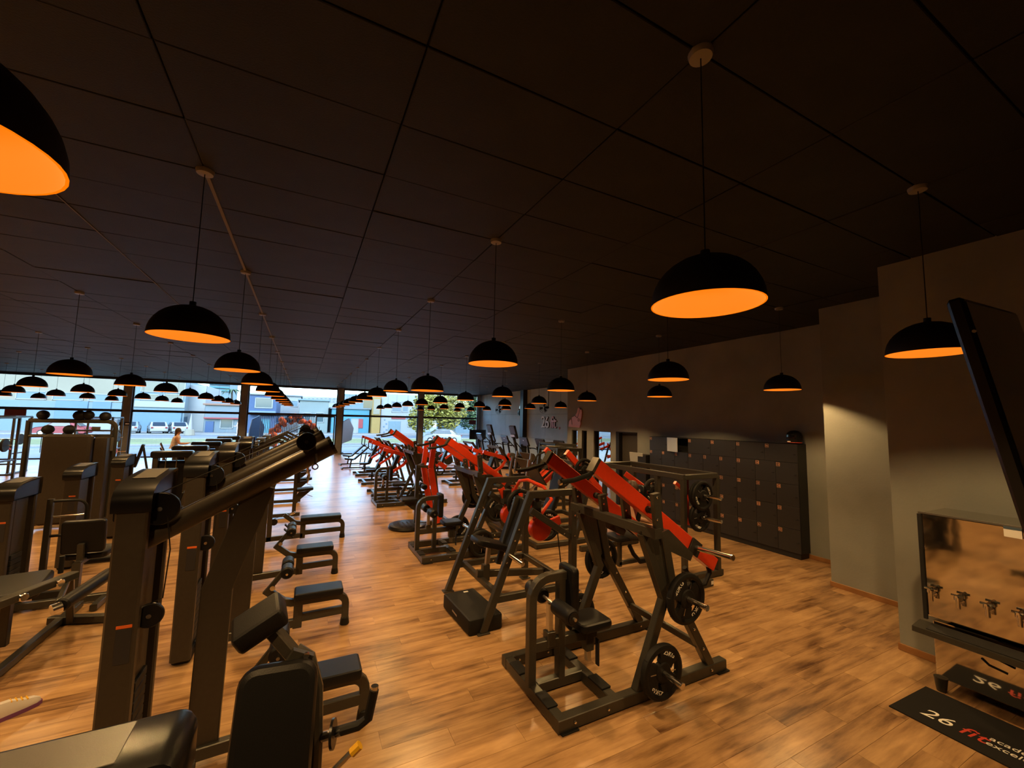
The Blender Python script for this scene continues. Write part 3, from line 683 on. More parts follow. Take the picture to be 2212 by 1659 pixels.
# ================================================================== plate-loaded high-row machines (near one, and two further down the row)
def high_row(name, label, oy, detail=True):
    """built around y = 3.28 + oy; base beams along X from x = 1.87 to 3.82"""
    y0, y1, ym = 2.83+oy, 3.75+oy, 3.28+oy
    t = thing(name, label, 'gym machine', (2.85, ym, 0))
    Y = lambda v: v+oy
    for y in (y0, y1):
        b = MB(); b.beam((1.87, y, .055), (3.82, y, .055), .085, .095); b.build('base_beam', 'frame', t)
        b = MB()
        for x in (1.97, 3.76): b.box((x, y-.0, .006), (.16, .13, .012))
        b.build('rubber_foot', 'rubber', t)
    for x, hz in ((1.915, .055), (2.46, .055)):
        b = MB(); b.beam((x, y0+.04, hz), (x, y1-.04, hz), .085, .09); bm_ = b.build('cross_beam', 'frame', t)
        if detail:
            for yy in (ym-.24, ym+.24):
                b = MB(); b.box((x, yy, hz+.05), (.098, .20, .02)); b.build('grip_pad', 'rubber', bm_)
    b = MB(); b.beam((1.96, ym, .06), (2.43, ym, .06), .075, .085); b.build('cross_beam', 'frame', t)
    # curved chest-pad post
    pts = [Vector((1.90, ym, .09)), Vector((1.90, ym, .80))]+arc((2.07, ym, .80), PI, PI/2, .17, 6, (1, 0, 0), (0, 0, 1))[1:]+[Vector((2.25, ym, .97))]
    b = MB(); b.path(pts, .075, .075); b.build('chest_post', 'frame', t)
    b = MB(); b.beam((2.205, ym, .09), (2.205, ym, .95), .08, .07); b.build('chest_post', 'frame', t)
    b = MB(); b.pad((2.295, ym, .84), (.42, .25, .075), r=.022, rot=Matrix.Rotation(PI/2, 3, 'Y')); b.build('chest_pad', 'vinyl', t)
    b = MB(); b.beam((1.90, ym, .40), (2.60, ym, .40), .07, .085); b.build('seat_bar', 'frame', t)
    # thigh rollers on an adjustable T bar
    b = MB(); b.beam((2.09, ym, .36), (2.09, ym, .74), .05, .05); b.build('roller_post', 'steel', t)
    b = MB(); b.box((2.09, ym, .44), (.085, .085, .13)); b.build('roller_sleeve', 'frame', t)
    b = MB(); b.cyl((2.09, ym-.40, .76), (2.09, ym+.40, .76), .014, 10); b.build('roller_axle', 'steel', t)
    for s in (-1, 1):
        b = MB(); roller(b, (2.09, ym+s*.235, .76), (0, 1, 0), .26, .068); r_ = b.build('thigh_roller', 'vinyl', t)
        b = MB(); b.cyl((2.09, ym+s*.366, .76), (2.09, ym+s*.372, .76), .045, 14); b.build('roller_cap', 'plastic', r_)
    # seat
    b = MB(); b.beam((2.52, ym, .16), (2.52, ym, .46), .05, .05); b.build('seat_post', 'steel', t)
    b = MB(); b.box((2.52, ym, .33), (.085, .085, .16)); b.build('seat_sleeve', 'frame', t)
    b = MB(); b.pad((2.52, ym, .51), (.36, .33, .075), r=.025); b.build('seat', 'vinyl', t)
    if detail:
        b = MB(); b.box((2.61, ym-.03, .22), (.014, .05, .24)); b.build('placard', 'label', t)
    # legs of both side frames
    for y in (y0, y1):
        b = MB(); b.path([(2.78, y, 1.40), (3.03, y, .80), (2.70, y, .09)], .07, .085); b.build('front_leg', 'frame', t)
        b = MB(); b.path([(3.02, y, 1.40), (3.13, y, .88), (3.62, y, .09)], .07, .085); b.build('rear_leg', 'frame', t)
        b = MB(); b.prism([(2.74, y-.012, 1.42), (3.10, y-.012, 1.40), (3.42, y-.012, 1.14), (3.38, y-.012, 1.08), (3.12, y-.012, 1.20), (3.10, y-.012, .95), (3.0, y-.012, .86)], (0, .024, 0)); b.build('gusset_plate', 'frame', t)
        if detail:
            s = -1 if y == y0 else 1
            b = MB(); bolts(b, [(3.25, y-.036, .70), (3.38, y-.036, .47), (3.5, y-.036, .27), (2.9, y-.045, .05), (2.02, y-.045, .06), (2.35, y-.045, .06), (3.60, y-.045, .06)], (0, -1, 0)); b.build('bolt', 'chrome', t)
        b = MB(); s = -1 if y == y0 else 1
        horn(b, (2.86, y+s*.03, .27), (2.86, y+s*.34, .27)); b.build('plate_horn', 'chrome', t)
        b = MB(); horn(b, (3.17, y+s*.03, .82), (3.17, y+s*.34, .82)); b.build('plate_horn', 'chrome', t)
    b = MB(); b.beam((3.47, y0, .30), (3.47, y1, .30), .05, .06); b.build('cross_beam', 'frame', t)
    # pivot beam with its uprights
    b = MB(); b.beam((2.80, Y(2.66), 1.43), (2.80, Y(3.92), 1.43), .085, .085); b.build('pivot_beam', 'frame', t)
    for yy, hh in ((2.70, .30), (3.09, .22), (3.42, .17), (3.87, .18)):
        b = MB(); b.beam((2.84, Y(yy), 1.44), (2.80, Y(yy), 1.47+hh), .085, .05, up=(0, 1, 0)); u_ = b.build('upright', 'frame', t)
        if detail:
            b = MB(); bolts(b, [(2.80, Y(yy)-.025, 1.55), (2.80, Y(yy)-.025, 1.44+hh)], (0, -1, 0)); b.build('bolt', 'chrome', u_)
    # red lever arms
    for ya, s in ((2.89, -1), (3.645, 1)):
        b = MB(); b.beam((2.27, Y(ya), 2.02), (3.78, Y(ya), .98), .075, .13, up=(0, 1, 0)) if False else b.beam((2.27, Y(ya), 2.02), (3.78, Y(ya), .98), .085, .13)
        a_ = b.build('lever_arm', 'red', t)
        b = MB(); b.beam((2.265, Y(ya), 2.023), (2.29, Y(ya), 2.006), .09, .135); b.build('end_cap', 'frame', a_)
        b = MB(); b.cyl((2.86, Y(ya)-.10, 1.60), (2.86, Y(ya)+.10, 1.60), .03, 14); b.build('pivot_bearing', 'dark', a_)
        g = [(2.31, Y(ya), 1.975), (2.20, Y(ya)+s*.02, 1.93), (2.05, Y(ya)+s*.02, 1.895), (1.93, Y(ya)+s*.02, 1.885)]
        b = MB(); b.tube(g, .021, 10); b.build('handle', 'rubber', a_)
        b = MB(); b.cyl((1.93, Y(ya)+s*.02, 1.885), (1.905, Y(ya)+s*.02, 1.883), .026, 12, bev=.006); b.build('handle_cap', 'chrome', a_)
        b = MB(); b.box((3.47, Y(ya)+s*.052, 1.19), (.15, .02, .14), rot=Matrix.Rotation(.6, 3, 'Y')); b.build('horn_plate', 'dark', a_)
        b = MB(); horn(b, (3.47, Y(ya)+s*.06, 1.19), (3.47, Y(ya)+s*.44, 1.21)); b.build('plate_horn', 'chrome', a_)
        b = MB(); b.tube([(3.70, Y(ya), 1.01), (3.74, Y(ya), .90), (3.66, Y(ya), .80), (3.54, Y(ya), .80), (3.44, Y(ya), .90), (3.38, Y(ya), 1.0)], .024, 8); b.build('bumper_hook', 'rubber', a_)
    return t
HR = high_row('high_row_machine', 'plate loaded high row machine with two red lever arms, nearest on the open floor', 0.0)
put_plate(plate25, (2.86, 2.70, .27), .5, 'black 25 kilogram plate on the low peg of the nearest red machine')
put_plate(plate20, (3.17, 2.70, .82), -.75, 'black 20 kilogram plate above the 25 kilogram one on the nearest machine')
put_plate(plate20, (3.17, 3.88, .82), .35, 'black 20 kilogram plate on the far side of the nearest machine, upper peg')
put_plate(plate_s, (2.86, 3.88, .27), .2, 'black plate low behind the seat of the nearest machine')
for k, (dy, nm) in enumerate(((4.05, 'third machine along the aisle'), (8.75, 'fifth machine along the aisle'))):
    o = copy_tree(HR, (2.85, 3.28+dy, 0), 'plate loaded high row machine with curved chest post, %s' % nm)
    o['group'] = 'plate loaded high row machines'
HR['group'] = 'plate loaded high row machines'
for i, (x, z, s, n) in enumerate(((2.86, .27, -1, 3), (3.17, .82, -1, 2), (2.86, .27, 1, 2), (3.17, .82, 1, 2))):
    yb = (2.83 if s < 0 else 3.75)+4.05
    for k in range(n):
        put_plate(plate_s if (k+i) % 2 else plate20, (x, yb+s*(.08+k*.062), z), .3+k*.9+i, 'black plate, %s from outside on the %s %s peg of the third aisle machine' % (['outermost', 'second', 'third'][n-1-k], 'near' if s < 0 else 'far', 'low' if z < .5 else 'high'))
for i, (x, z, s) in enumerate(((2.86, .27, -1), (3.17, .82, -1))):
    put_plate(plate20, (x, 2.83+8.75+s*.10, z), .8*i, 'black plate on the near %s peg of the fifth aisle machine' % ('low' if z < .5 else 'high'))
# ================================================================== selectorised machines left of the aisle
def tower(t, x0, x1, y0, y1, H, label=True, wide=False):
    """weight-stack housing: front and rear channel, dark stack between, domed plastic cover"""
    xm, w = (x0+x1)/2, x1-x0; D = y1-y0
    b = MB(); b.box((xm, y0+.035, H/2+.02), (w, .07, H-.04), bev=.012); p = b.build('front_panel', 'tower', t)
    b = MB(); b.box((xm, y1-.03, H/2+.02), (w, .06, H-.04), bev=.012); b.build('rear_panel', 'tower', t)
    b = MB(); b.box((xm, (y0+y1)/2+.03, H/2), (w*.55, D*.50, H-.1), bev=.01); b.build('stack_guard', 'tower', t)
    b = MB(); b.box((xm, (y0+y1)/2, .05), (w*.9, D-.1, .1), bev=.01); b.box((xm, (y0+y1)/2, H-.03), (w*.9, D-.1, .08), bev=.01); b.build('stack_frame', 'dark', t)
    b = MB()
    for yy in (y0+.13, y1-.12): b.cyl((xm, yy, .1), (xm, yy, H-.05), .012, 10)
    b.build('guide_rod', 'chrome', t)
    b = MB()
    n = 9
    for k in range(n): b.box((xm, (y0+y1)/2, .16+k*.062), (w*.8, D*.42, .056), bev=.004)
    b.build('weight_stack', 'dark', t)
    # cover
    rings = []
    for u, dz in ((0, -.02), (0, .06), (.25, .11), (.6, .13), (1, .13)):
        pass
    b = MB(); prof = [(y0-.012, H-.06), (y0-.018, H-.01), (y0-.012, H+.035), (y0+.010, H+.066), (y0+.045, H+.088), (y0+.10, H+.108), (y0+.17, H+.123), (y0+.28, H+.138), (y1-.08, H+.150), (y1-.01, H+.152), (y1+.018, H+.140), (y1+.022, H+.06), (y1+.012, H-.06)]
    e = .02
    left = [Vector((x0-.015, y, z)) for y, z in prof]; right = [Vector((x1+.015, y, z)) for y, z in prof]
    def ring(x, k): return [Vector((x, y+k*(.012 if y < y0+.02 else (-.012 if y > y1-.02 else 0)), z-k*.014*(z > H))) for y, z in prof]
    b.loft([ring(x0-.002, 1.6), ring(x0-.013, .6), ring(x0-.018, 0), ring(x1+.018, 0), ring(x1+.013, .6), ring(x1+.002, 1.6)], True, True); c = b.build('tower_cover', 'plastic', t)
    b = MB(); b.prism([(x0+.02, y0+.17, H+.124), (x1-.02, y0+.17, H+.124), (x1-.02, y1-.06, H+.152), (x0+.02, y1-.06, H+.152)], (0, 0, .004)); b.build('cover_inlay', 'greyplastic', c)
    if label:
        b = MB(); b.box((xm+.02, y0-.001, .98), (.075, .004, .20), bev=.001); b.build('instruction_label', 'label', p)
        b = MB(); b.box((xm+.02, y0-.001, 1.095), (.075, .004, .018), bev=.001); b.build('warning_label', 'orange_label', p)
def bench(t, y, x0, x1, zt=.45, long=False):
    b = MB(); b.pad(((x0+x1)/2, y, zt-.035), (x1-x0, .27, .075), r=.018, corner=.03); b.build('seat', 'vinyl', t)
    pts = [Vector((x0-.28, y, zt+.06)), Vector((x0-.10, y, zt-.09)), Vector((x0-.02, y, zt-.115)), Vector((x1-.08, y, zt-.115))]+arc((x1-.06, y, zt-.215), PI/2, 0, .10, 5, (1, 0, 0), (0, 0, 1))[1:]+[Vector((x1+.04, y, .05))]
    b = MB(); b.path(pts, .06, .075); b.build('seat_rail', 'frame', t)
    b = MB(); b.cyl((x1+.04, y, 0), (x1+.04, y, .085), .052, 16, r2=.043, bev=.008); b.build('rubber_foot', 'rubber', t)
    b = MB(); b.beam((x0+.05, y, .06), (x0+.05, y, zt-.14), .06, .09); b.build('seat_leg', 'frame', t)
    b = MB(); b.beam((-.83, y, .085), (x0+.05, y, .115), .06, .085); b.beam((x0+.05, y, .16), (x1+.02, y, .17), .055, .085); b.build('floor_beam', 'frame', t)
def pulldown(name, label, y):
    t = thing(name, label, 'gym machine', (-.3, y, 0)); X0, X1 = -.99, -.83
    tower(t, X0, X1, y-.25, y+.27, 1.83)
    # boom
    p, q = Vector((-.90, y-.02, 1.545)), Vector((.22, y-.02, 2.16)); d, s, u = orient(p, q)
    sec = [(.048*math.cos(a), .072*math.sin(a)) for a in [2*PI*k/16 for k in range(16)]]
    b = MB(); b.loft([[c+s*i+u*j for i, j in sec] for c in (p, q)], True, True); bo = b.build('boom', 'tower', t)
    b = MB(); b.loft([[c+s*i*1.06+u*j*1.06 for i, j in sec] for c in (q-d*.02, q+d*.006)]); b.build('end_cap', 'plastic', bo)
    b = MB(); b.beam(p-d*.02+u*.066, q-d*.1+u*.066, .03, .014); b.build('rib', 'frame', bo)
    # wide bent support column
    b = MB(); b.path([(-.49, y+.03, .05), (-.475, y+.03, 1.15), (-.25, y+.03, 1.86)], .06, .185); b.build('support_column', 'tower', t)
    # pulleys
    for c, r in (((-.80, y-.12, 1.76), .105), ((.03, y-.10, 2.19), .07), ((-.80, y-.14, 1.10), .075)):
        b = MB(); b.cyl((c[0], c[1]-.014, c[2]), (c[0], c[1]+.014, c[2]), r, 28, bev=.006); pu = b.build('pulley', 'plastic', t)
        b = MB(); b.cyl((c[0], c[1]-.022, c[2]), (c[0], c[1]+.03, c[2]), .014, 10); b.build('pulley_axle', 'chrome', pu)
    b = MB(); b.box((-.80, y-.06, 1.78), (.05, .10, .12)); b.box((.03, y-.06, 2.15), (.04, .06, .08)); b.box((-.80, y-.09, 1.10), (.06, .08, .08)); b.build('pulley_bracket', 'frame', t)
    b = MB(); b.tube([(-.89, y-.12, 1.80), (-.80, y-.12, 1.865), (.0, y-.10, 2.262), (.08, y-.10, 2.235), (.10, y-.10, 2.10)], .004, 6)
    b.tube([(-.80, y-.14, 1.175), (-.74, y-.15, 1.2), (-.725, y-.15, 1.5), (-.76, y-.13, 1.72)], .004, 6); b.build('cable', 'cable', t)
    b = MB(); b.cyl((.10, y-.10, 2.10), (.10, y-.10, 2.02), .011, 8); b.ring((.10, y-.10, 2.0), (0, 1, 0), .02, .005, 14, 6); b.build('snap_hook', 'chrome', t)
    bench(t, y, .02, .52)
    b = MB(); b.beam((-.22, y, .52), (-.08, y, .70), .05, .05); b.build('roller_arm', 'frame', t)
    b = MB(); b.cyl((-.06, y-.25, .72), (-.06, y+.25, .72), .012, 8); b.build('roller_axle', 'chrome', t)
    b = MB(); b.cyl((-.19, y-.05, .53), (-.19, y-.03, .53), .026, 14); b.build('adjuster_knob', 'chrome', t)
    for s_ in (-1, 1):
        b = MB(); roller(b, (-.06, y+s_*.125, .72), (0, 1, 0), .18, .062); b.build('thigh_roller', 'vinyl', t)
    return t
PD = pulldown('lat_pulldown_machine', 'bronze grey lat pulldown machine with slanted boom, nearest of three beside the aisle', 3.60)
PD['group'] = 'lat pulldown machines'
for yy, nm in ((5.28, 'middle of three'), (7.00, 'farthest of three')):
    o = copy_tree(PD, (-.3, yy, 0), 'bronze grey lat pulldown machine with slanted boom, %s beside the aisle' % nm)
# low row behind them
def low_row(y):
    t = thing('seated_row_machine', 'seated row machine with long low bench beside the aisle', 'gym machine', (-.2, y, 0))
    tower(t, -.99, -.83, y-.25, y+.27, 1.83)
    b = MB(); b.beam((-.45, y, .06), (-.45, y, 1.0), .06, .08); b.build('upright', 'tower', t)
    bench(t, y, .06, .78, .46)
    b = MB(); b.beam((-.20, y-.18, .30), (-.05, y-.18, .14), .10, .02); b.beam((-.20, y+.18, .30), (-.05, y+.18, .14), .10, .02); b.build('foot_plate', 'rubber', t)
    b = MB(); b.cyl((-.38, y-.02, .40), (-.38, y+.02, .40), .06, 20, bev=.006); b.build('pulley', 'plastic', t)
    b = MB(); b.tube([(-.38, y, .46), (-.25, y, .50), (-.15, y, .5)], .004, 6); b.build('cable', 'cable', t)
    b = MB(); b.tube([(-.12, y-.06, .52), (-.15, y, .50), (-.12, y+.06, .52), (-.05, y+.06, .55), (-.05, y-.06, .55), (-.12, y-.06, .52)], .012, 8); b.build('row_handle', 'chrome', t)
    return t
low_row(9.0)
# ------------------------------------------------ further aisle machines: upright frame with a seat jutting into the aisle
def seat_station(name, label, y, xs=-.05, H=1.55):
    t = thing(name, label, 'gym machine', (-.4, y, 0))
    tower(t, -1.25, -1.05, y-.25, y+.27, 1.55, label=False)
    b = MB(); b.beam((-1.05, y, .06), (.05, y, .06), .06, .08); b.build('floor_beam', 'frame', t)
    b = MB(); b.beam((-.08, y, .06), (-.08, y, H), .06, .08); b.build('upright', 'tower', t)
    b = MB(); b.path([(-1.1, y, 1.5), (-.5, y, H+.25), (-.05, y, H)], .05, .08); b.build('top_arm', 'tower', t)
    b = MB(); b.prism([(-.05, y-.02, .30), (.06, y-.02, .42), (.26, y-.02, .60), (.0, y-.02, .58), (-.05, y-.02, .50)], (0, .04, 0)); b.build('seat_bracket', 'frame', t)
    b = MB(); b.pad((.12, y, .64), (.38, .30, .06), r=.02, rot=Matrix.Rotation(-.06, 3, 'Y')); b.build('seat', 'vinyl', t)
    b = MB(); b.tube([(.18, y-.1, .52), (.30, y-.12, .47)], .008, 6); b.build('seat_lever', 'steel', t)
    b = MB(); b.pad((-.02, y, 1.05), (.50, .28, .07), r=.02, rot=Matrix.Rotation(PI/2, 3, 'Y')); b.build('back_pad', 'vinyl', t)
    for s in (-1, 1):
        b = MB(); b.tube([(-.1, y+s*.25, 1.25), (.12, y+s*.30, 1.22), (.20, y+s*.3, 1.0), (.16, y+s*.28, .82)], .022, 8); b.build('press_handle', 'chrome', t)
    return t
for k, (y, nm) in enumerate(((11.2, 'first beyond the long row bench'), (13.0, 'second beyond the long row bench'), (15.0, 'third beyond the long row bench'), (17.2, 'fourth beyond the long row bench'))):
    o = seat_station('chest_press_machine', 'dark seated press machine at the aisle, %s' % nm, y); o['group'] = 'seated press machines'
# ================================================================== right block: second machine (seated press with A-frames)
def a_frame_press(label, oy=0.0):
    t = thing('shoulder_press_machine', label, 'gym machine', (2.55, 5.04+oy, 0)); Y = lambda v: v+oy; ym = Y(5.04)
    for y in (Y(4.42), Y(5.66)):
        b = MB(); b.path([(1.93, y, .012), (2.52, y, 1.49), (3.14, y, 1.49)], .07, .085); b.build('slanted_leg', 'frame', t)
        b = MB(); b.beam((3.15, y, .012), (3.15, y, 1.52), .085, .08); b.build('rear_post', 'frame', t)
        b = MB(); b.box((1.93, y, .008), (.15, .11, .016)); b.box((3.15, y, .008), (.14, .12, .016)); b.build('foot_plate', 'frame', t)
        b = MB(); b.beam((2.08, y, .34), (3.12, y, .34), .06, .08); b.build('side_rail', 'frame', t)
        b = MB(); b.beam((2.53, y, 1.30), (3.13, y, .92), .055, .075); b.build('diagonal_brace', 'frame', t)
        s = -1 if y < ym else 1
        b = MB(); horn(b, (2.24, y+s*.02, .82), (2.26, y+s*.30, .80)); b.build('plate_horn', 'chrome', t)
        b = MB(); horn(b, (3.0, y+s*.03, .40), (3.0, y+s*.36, .40)); b.build('plate_horn', 'chrome', t)
        b = MB(); bolts(b, [(2.30, y-.037, .98), (2.20, y-.037, .74), (2.35, y-.037, 1.10), (2.6, y-.03, .34), (3.15, y-.043, 1.2), (3.15, y-.043, .95), (3.0, y-.03, .98)], (0, -1, 0)); b.build('bolt', 'chrome', t)
        # red swing arm with counterweight disc
        ya = y-s*.20
        b = MB(); b.beam((2.62, ya, 1.40), (2.80, ya, 1.02), .05, .09); b.beam((2.80, ya, 1.02), (3.08, ya, 1.10), .05, .11); a_ = b.build('swing_arm', 'red', t)
        b = MB(); b.cyl((2.78, ya-.05, 1.02), (2.78, ya+.05, 1.02), .15, 26, bev=.01); b.build('counterweight', 'red', a_)
        b = MB(); b.box((2.70, ya, 1.28), (.12, .13, .20)); b.build('bearing_block', 'dark', a_)
        b = MB(); b.cyl((2.62, ya, 1.42), (2.62, y, 1.42), .03, 14); b.build('pivot_shaft', 'frame', a_)
    b = MB(); b.tube([(2.80, Y(5.46), 1.30), (2.84, Y(5.30), 1.52), (2.86, Y(5.10), 1.56), (2.95, Y(4.82), 1.50), (2.98, Y(4.66), 1.36), (2.80, Y(4.62), 1.20)], .024, 10); b.build('yoke_bar', 'red', t)
    b = MB(); b.pad((2.27, ym, .78), (.46, .34, .075), r=.022, rot=Matrix.Rotation(.30, 3, 'Y')); b.build('seat', 'vinyl', t)
    b = MB(); b.pad((2.60, ym, 1.00), (.74, .30, .07), r=.022, rot=Matrix.Rotation(-1.20, 3, 'Y')); b.build('back_pad', 'vinyl', t)
    b = MB(); b.beam((2.66, ym, 1.34), (2.40, ym, .50), .05, .07); b.build('back_support', 'frame', t)
    b = MB(); b.beam((2.22, ym, .30), (2.26, ym, .74), .055, .055); b.build('seat_post', 'steel', t)
    b = MB(); b.box((2.22, ym, .42), (.09, .09, .20)); b.build('seat_sleeve', 'frame', t)
    b = MB(); b.beam((2.10, ym, .42), (3.15, ym, .30), .06, .085); b.build('spine_beam', 'frame', t)
    for x in (2.16, 3.13):
        b = MB(); b.beam((x, Y(4.44), .34), (x, Y(5.64), .34), .06, .075); b.build('cross_beam', 'frame', t)
    b = MB(); b.tube([(3.12, ym-.3, .98), (3.2, ym-.32, .32)], .008, 6); b.build('stop_strap', 'cable', t)
    return t
t = a_frame_press('shoulder press machine with slanted A frame legs and red swing arms beside the aisle')
put_plate(plate_s, (2.99, 4.42+.20+.17, 1.0), .3, 'black plate hanging under the red counterweight of the shoulder press')
put_plate(plate_s, (2.80, 5.20, 1.22), .9, 'black plate behind the yoke of the shoulder press')
t = thing('step_block', 'black foam step block on the floor before the shoulder press', 'step block', (1.95, 4.82, 0))
b = MB(); b.pad((1.95, 4.82, .085), (.42, .82, .17), r=.02, corner=.03, rot=Matrix.Rotation(.05, 3, 'Z')); b.build('block', 'rubber', t)
b = MB(); b.box((2.0, 5.15, .1705), (.06, .03, .002), bev=.0005); b.build('sticker', 'white', t)
b = MB(); b.box((1.735, 4.82, .09), (.002, .16, .02), bev=.0005); b.build('marking', 'steel', t)

# ------------------------------------------------ rotary torso machine on a disc (fourth along the aisle)
t = thing('rotary_torso_machine', 'rotary torso machine with round footplate and tall red arm beside the aisle', 'gym machine', (2.2, 9.25, 0)); y = 9.25
b = MB(); b.lathe([(.0, .0), (.40, .0), (.42, .03), (.40, .075), (.36, .085), (.0, .09)], (2.18, y, 0), n=40); b.build('turntable', 'plastic', t)
b = MB()
for k in range(5): b.box((2.0+k*.09, y-.08, .092), (.03, .42, .006), bev=.001)
b.build('grip_strip', 'rubber', t)
b = MB(); b.beam((2.35, y, .08), (2.35, y, 1.35), .07, .08); b.build('upright', 'frame', t)
b = MB(); b.pad((2.18, y, .60), (.34, .32, .07), r=.022); b.build('seat', 'vinyl', t)
b = MB(); b.prism([(2.04, y-.02, .56), (2.34, y-.02, .56), (2.34, y-.02, .34), (2.24, y-.02, .40)], (0, .04, 0)); b.build('seat_bracket', 'frame', t)
b = MB(); b.beam((2.45, y, .05), (3.3, y, .05), .09, .09); b.beam((3.1, y-.5, .05), (3.1, y+.5, .05), .08, .08); b.build('base_beam', 'frame', t)
for s in (-1, 1):
    b = MB(); b.beam((2.62, y+s*.30, 1.86), (2.56, y+s*.30, 1.30), .06, .11); b.beam((2.56, y+s*.30, 1.30), (2.80, y+s*.32, .12), .06, .13); b.build('lever_arm', 'red', t)
    b = MB(); b.beam((2.36, y+s*.02, 1.32), (2.56, y+s*.30, 1.34), .05, .06); b.build('arm_bracket', 'frame', t)
    b = MB(); roller(b, (2.48, y+s*.12, .88), (0, 1, 0), .16, .06); b.build('chest_roller', 'vinyl', t)
b = MB(); b.beam((2.9, y, .08), (2.62, y, 1.9), .07, .09); b.build('rear_post', 'frame', t)

# ------------------------------------------------ red armed bench presses and benches further along the aisle
def bench_press(label, x, y, k):
    t = thing('plate_bench_machine', label, 'gym machine', (x+.8, y, 0))
    for yy in (y-.45, y+.45):
        b = MB(); b.beam((x, yy, .05), (x+1.7, yy, .05), .08, .085); b.build('base_beam', 'frame', t)
        b = MB(); b.path([(x+1.5, yy, .09), (x+1.15, yy, 1.15), (x+.85, yy, 1.55)], .06, .08); b.build('leg', 'frame', t)
        b = MB(); b.beam((x+1.65, yy, 1.05), (x+.30, yy, 1.42+.08*k), .06, .10); a_ = b.build('lever_arm', 'red', t)
        b = MB(); b.path([(x+1.2, yy, 1.35), (x+.95, yy, .95), (x+.6, yy, .72)], .05, .08); b.build('lower_lever', 'red', t)
        b = MB(); b.tube([(x+.32, yy, 1.40+.08*k), (x+.30, yy, 1.25), (x+.42, yy, 1.15), (x+.5, yy, 1.22)], .018, 8); b.build('handle', 'rubber', a_)
        s = -1 if yy < y else 1
        b = MB(); horn(b, (x+1.45, yy+s*.03, 1.1), (x+1.45, yy+s*.33, 1.1)); b.build('plate_horn', 'chrome', a_)
    for xx in (x+.15, x+1.45):
        b = MB(); b.beam((xx, y-.45, .05), (xx, y+.45, .05), .08, .08); b.build('cross_beam', 'frame', t)
    b = MB(); b.beam((x+.85, y-.47, 1.53), (x+.85, y+.47, 1.53), .07, .07); b.build('pivot_beam', 'frame', t)
    b = MB(); b.pad((x+.40, y, .46), (.42, .30, .07), r=.022); b.build('seat', 'vinyl', t)
    b = MB(); b.pad((x+.70, y, .86), (.78, .28, .07), r=.022, rot=Matrix.Rotation(-1.2, 3, 'Y')); b.build('back_pad', 'vinyl', t)
    b = MB(); b.beam((x+.42, y, .08), (x+.42, y, .44), .06, .06); b.beam((x+.62, y, .45), (x+.9, y, 1.2), .05, .06); b.beam((x+.3, y, .25), (x+1.4, y, .25), .06, .07); b.build('seat_frame', 'frame', t)
    return t
for k, (x, y, nm) in enumerate(((1.95, 13.6, 'sixth along the aisle'), (1.95, 16.0, 'seventh along the aisle'), (2.0, 18.4, 'eighth along the aisle'), (4.7, 12.2, 'behind the fifth aisle machine'), (4.8, 14.8, 'behind the sixth aisle machine'), (4.9, 17.5, 'farthest of the middle row'))):
    o = bench_press('plate loaded bench machine with red levers, %s' % nm, x, y, k % 3); o['group'] = 'red lever bench machines'
    put_plate(plate_s if k % 2 else plate20, (x+1.45, y-.45-.14, 1.1), k*.7, 'black plate on the near lever horn of the bench machine %s' % nm)
def low_bench(label, x, y, rz):
    t = thing('incline_bench', label, 'bench', (x, y, 0), rz); Mx = WM[t.name]; w = lambda *p: Mx @ Vector(p); R3 = Mx.to_3x3()
    b = MB(); b.beam(w(-.6, 0, .05), w(.65, 0, .05), .06, .06); b.beam(w(-.6, -.28, .04), w(-.6, .28, .04), .06, .06); b.beam(w(.65, -.28, .04), w(.65, .28, .04), .06, .06); b.build('base', 'frame', t)
    b = MB(); b.beam(w(-.25, 0, .06), w(-.2, 0, .40), .06, .06); b.beam(w(.35, 0, .06), w(.45, 0, .75), .05, .05); b.build('leg', 'frame', t)
    b = MB(); b.pad(w(-.3, 0, .45), (.40, .28, .07), r=.02, rot=R3 @ Matrix.Rotation(.12, 3, 'Y')); b.build('seat', 'vinyl', t)
    b = MB(); b.pad(w(.22, 0, .72), (.85, .28, .07), r=.02, rot=R3 @ Matrix.Rotation(-.75, 3, 'Y')); b.build('back_pad', 'vinyl', t)
    return t
for k, (x, y, r, nm) in enumerate(((2.3, 20.6, 0, 'nearer of two by the entrance'), (2.35, 22.4, .1, 'farther of two by the entrance'), (5.2, 22.6, -.2, 'between treadmills and bench machines'))):
    low_bench('black padded incline bench, %s' % nm, x, y, r)['group'] = 'incline benches'

# ------------------------------------------------ rack-framed machine behind the nearest one, a member resting beside it
t = thing('rack_machine', 'plate loaded machine with flat rectangular top frame before the lockers', 'gym machine', (5.65, 5.4, 0))
xa, xb, ya, yb, zt = 5.27, 6.02, 4.5, 6.45, 1.57
b = MB()
for p, q in (((xa, ya-.03, zt), (xa, yb, zt)), ((xb, ya, zt), (xb, yb, zt)), ((xa, ya, zt), (xb, ya, zt)), ((xa, yb, zt), (xb, yb, zt))): b.beam(p, q, .08, .08)
b.build('top_frame', 'frame', t)
for x, y in ((xa, ya), (xa, 5.02), (xa, 6.35), (xb, 6.35), (xb, ya)):
    b = MB(); b.beam((x, y, .02), (x, y, zt), .075, .075); b.build('post', 'frame', t)
for y in (ya, yb-.1):
    b = MB(); b.beam((4.7, y, .055), (6.1, y, .055), .08, .09); b.build('base_beam', 'frame', t)
b = MB(); b.beam((5.0, 4.28, .055), (5.56, 4.28, .055), .09, .10); b.box((5.28, 4.40, .055), (.10, .2, .08)); b.build('base_outrigger', 'frame', t)
b = MB(); b.box((5.53, 4.231, .06), (.05, .003, .05), bev=.001); b.build('size_label', 'white', t)
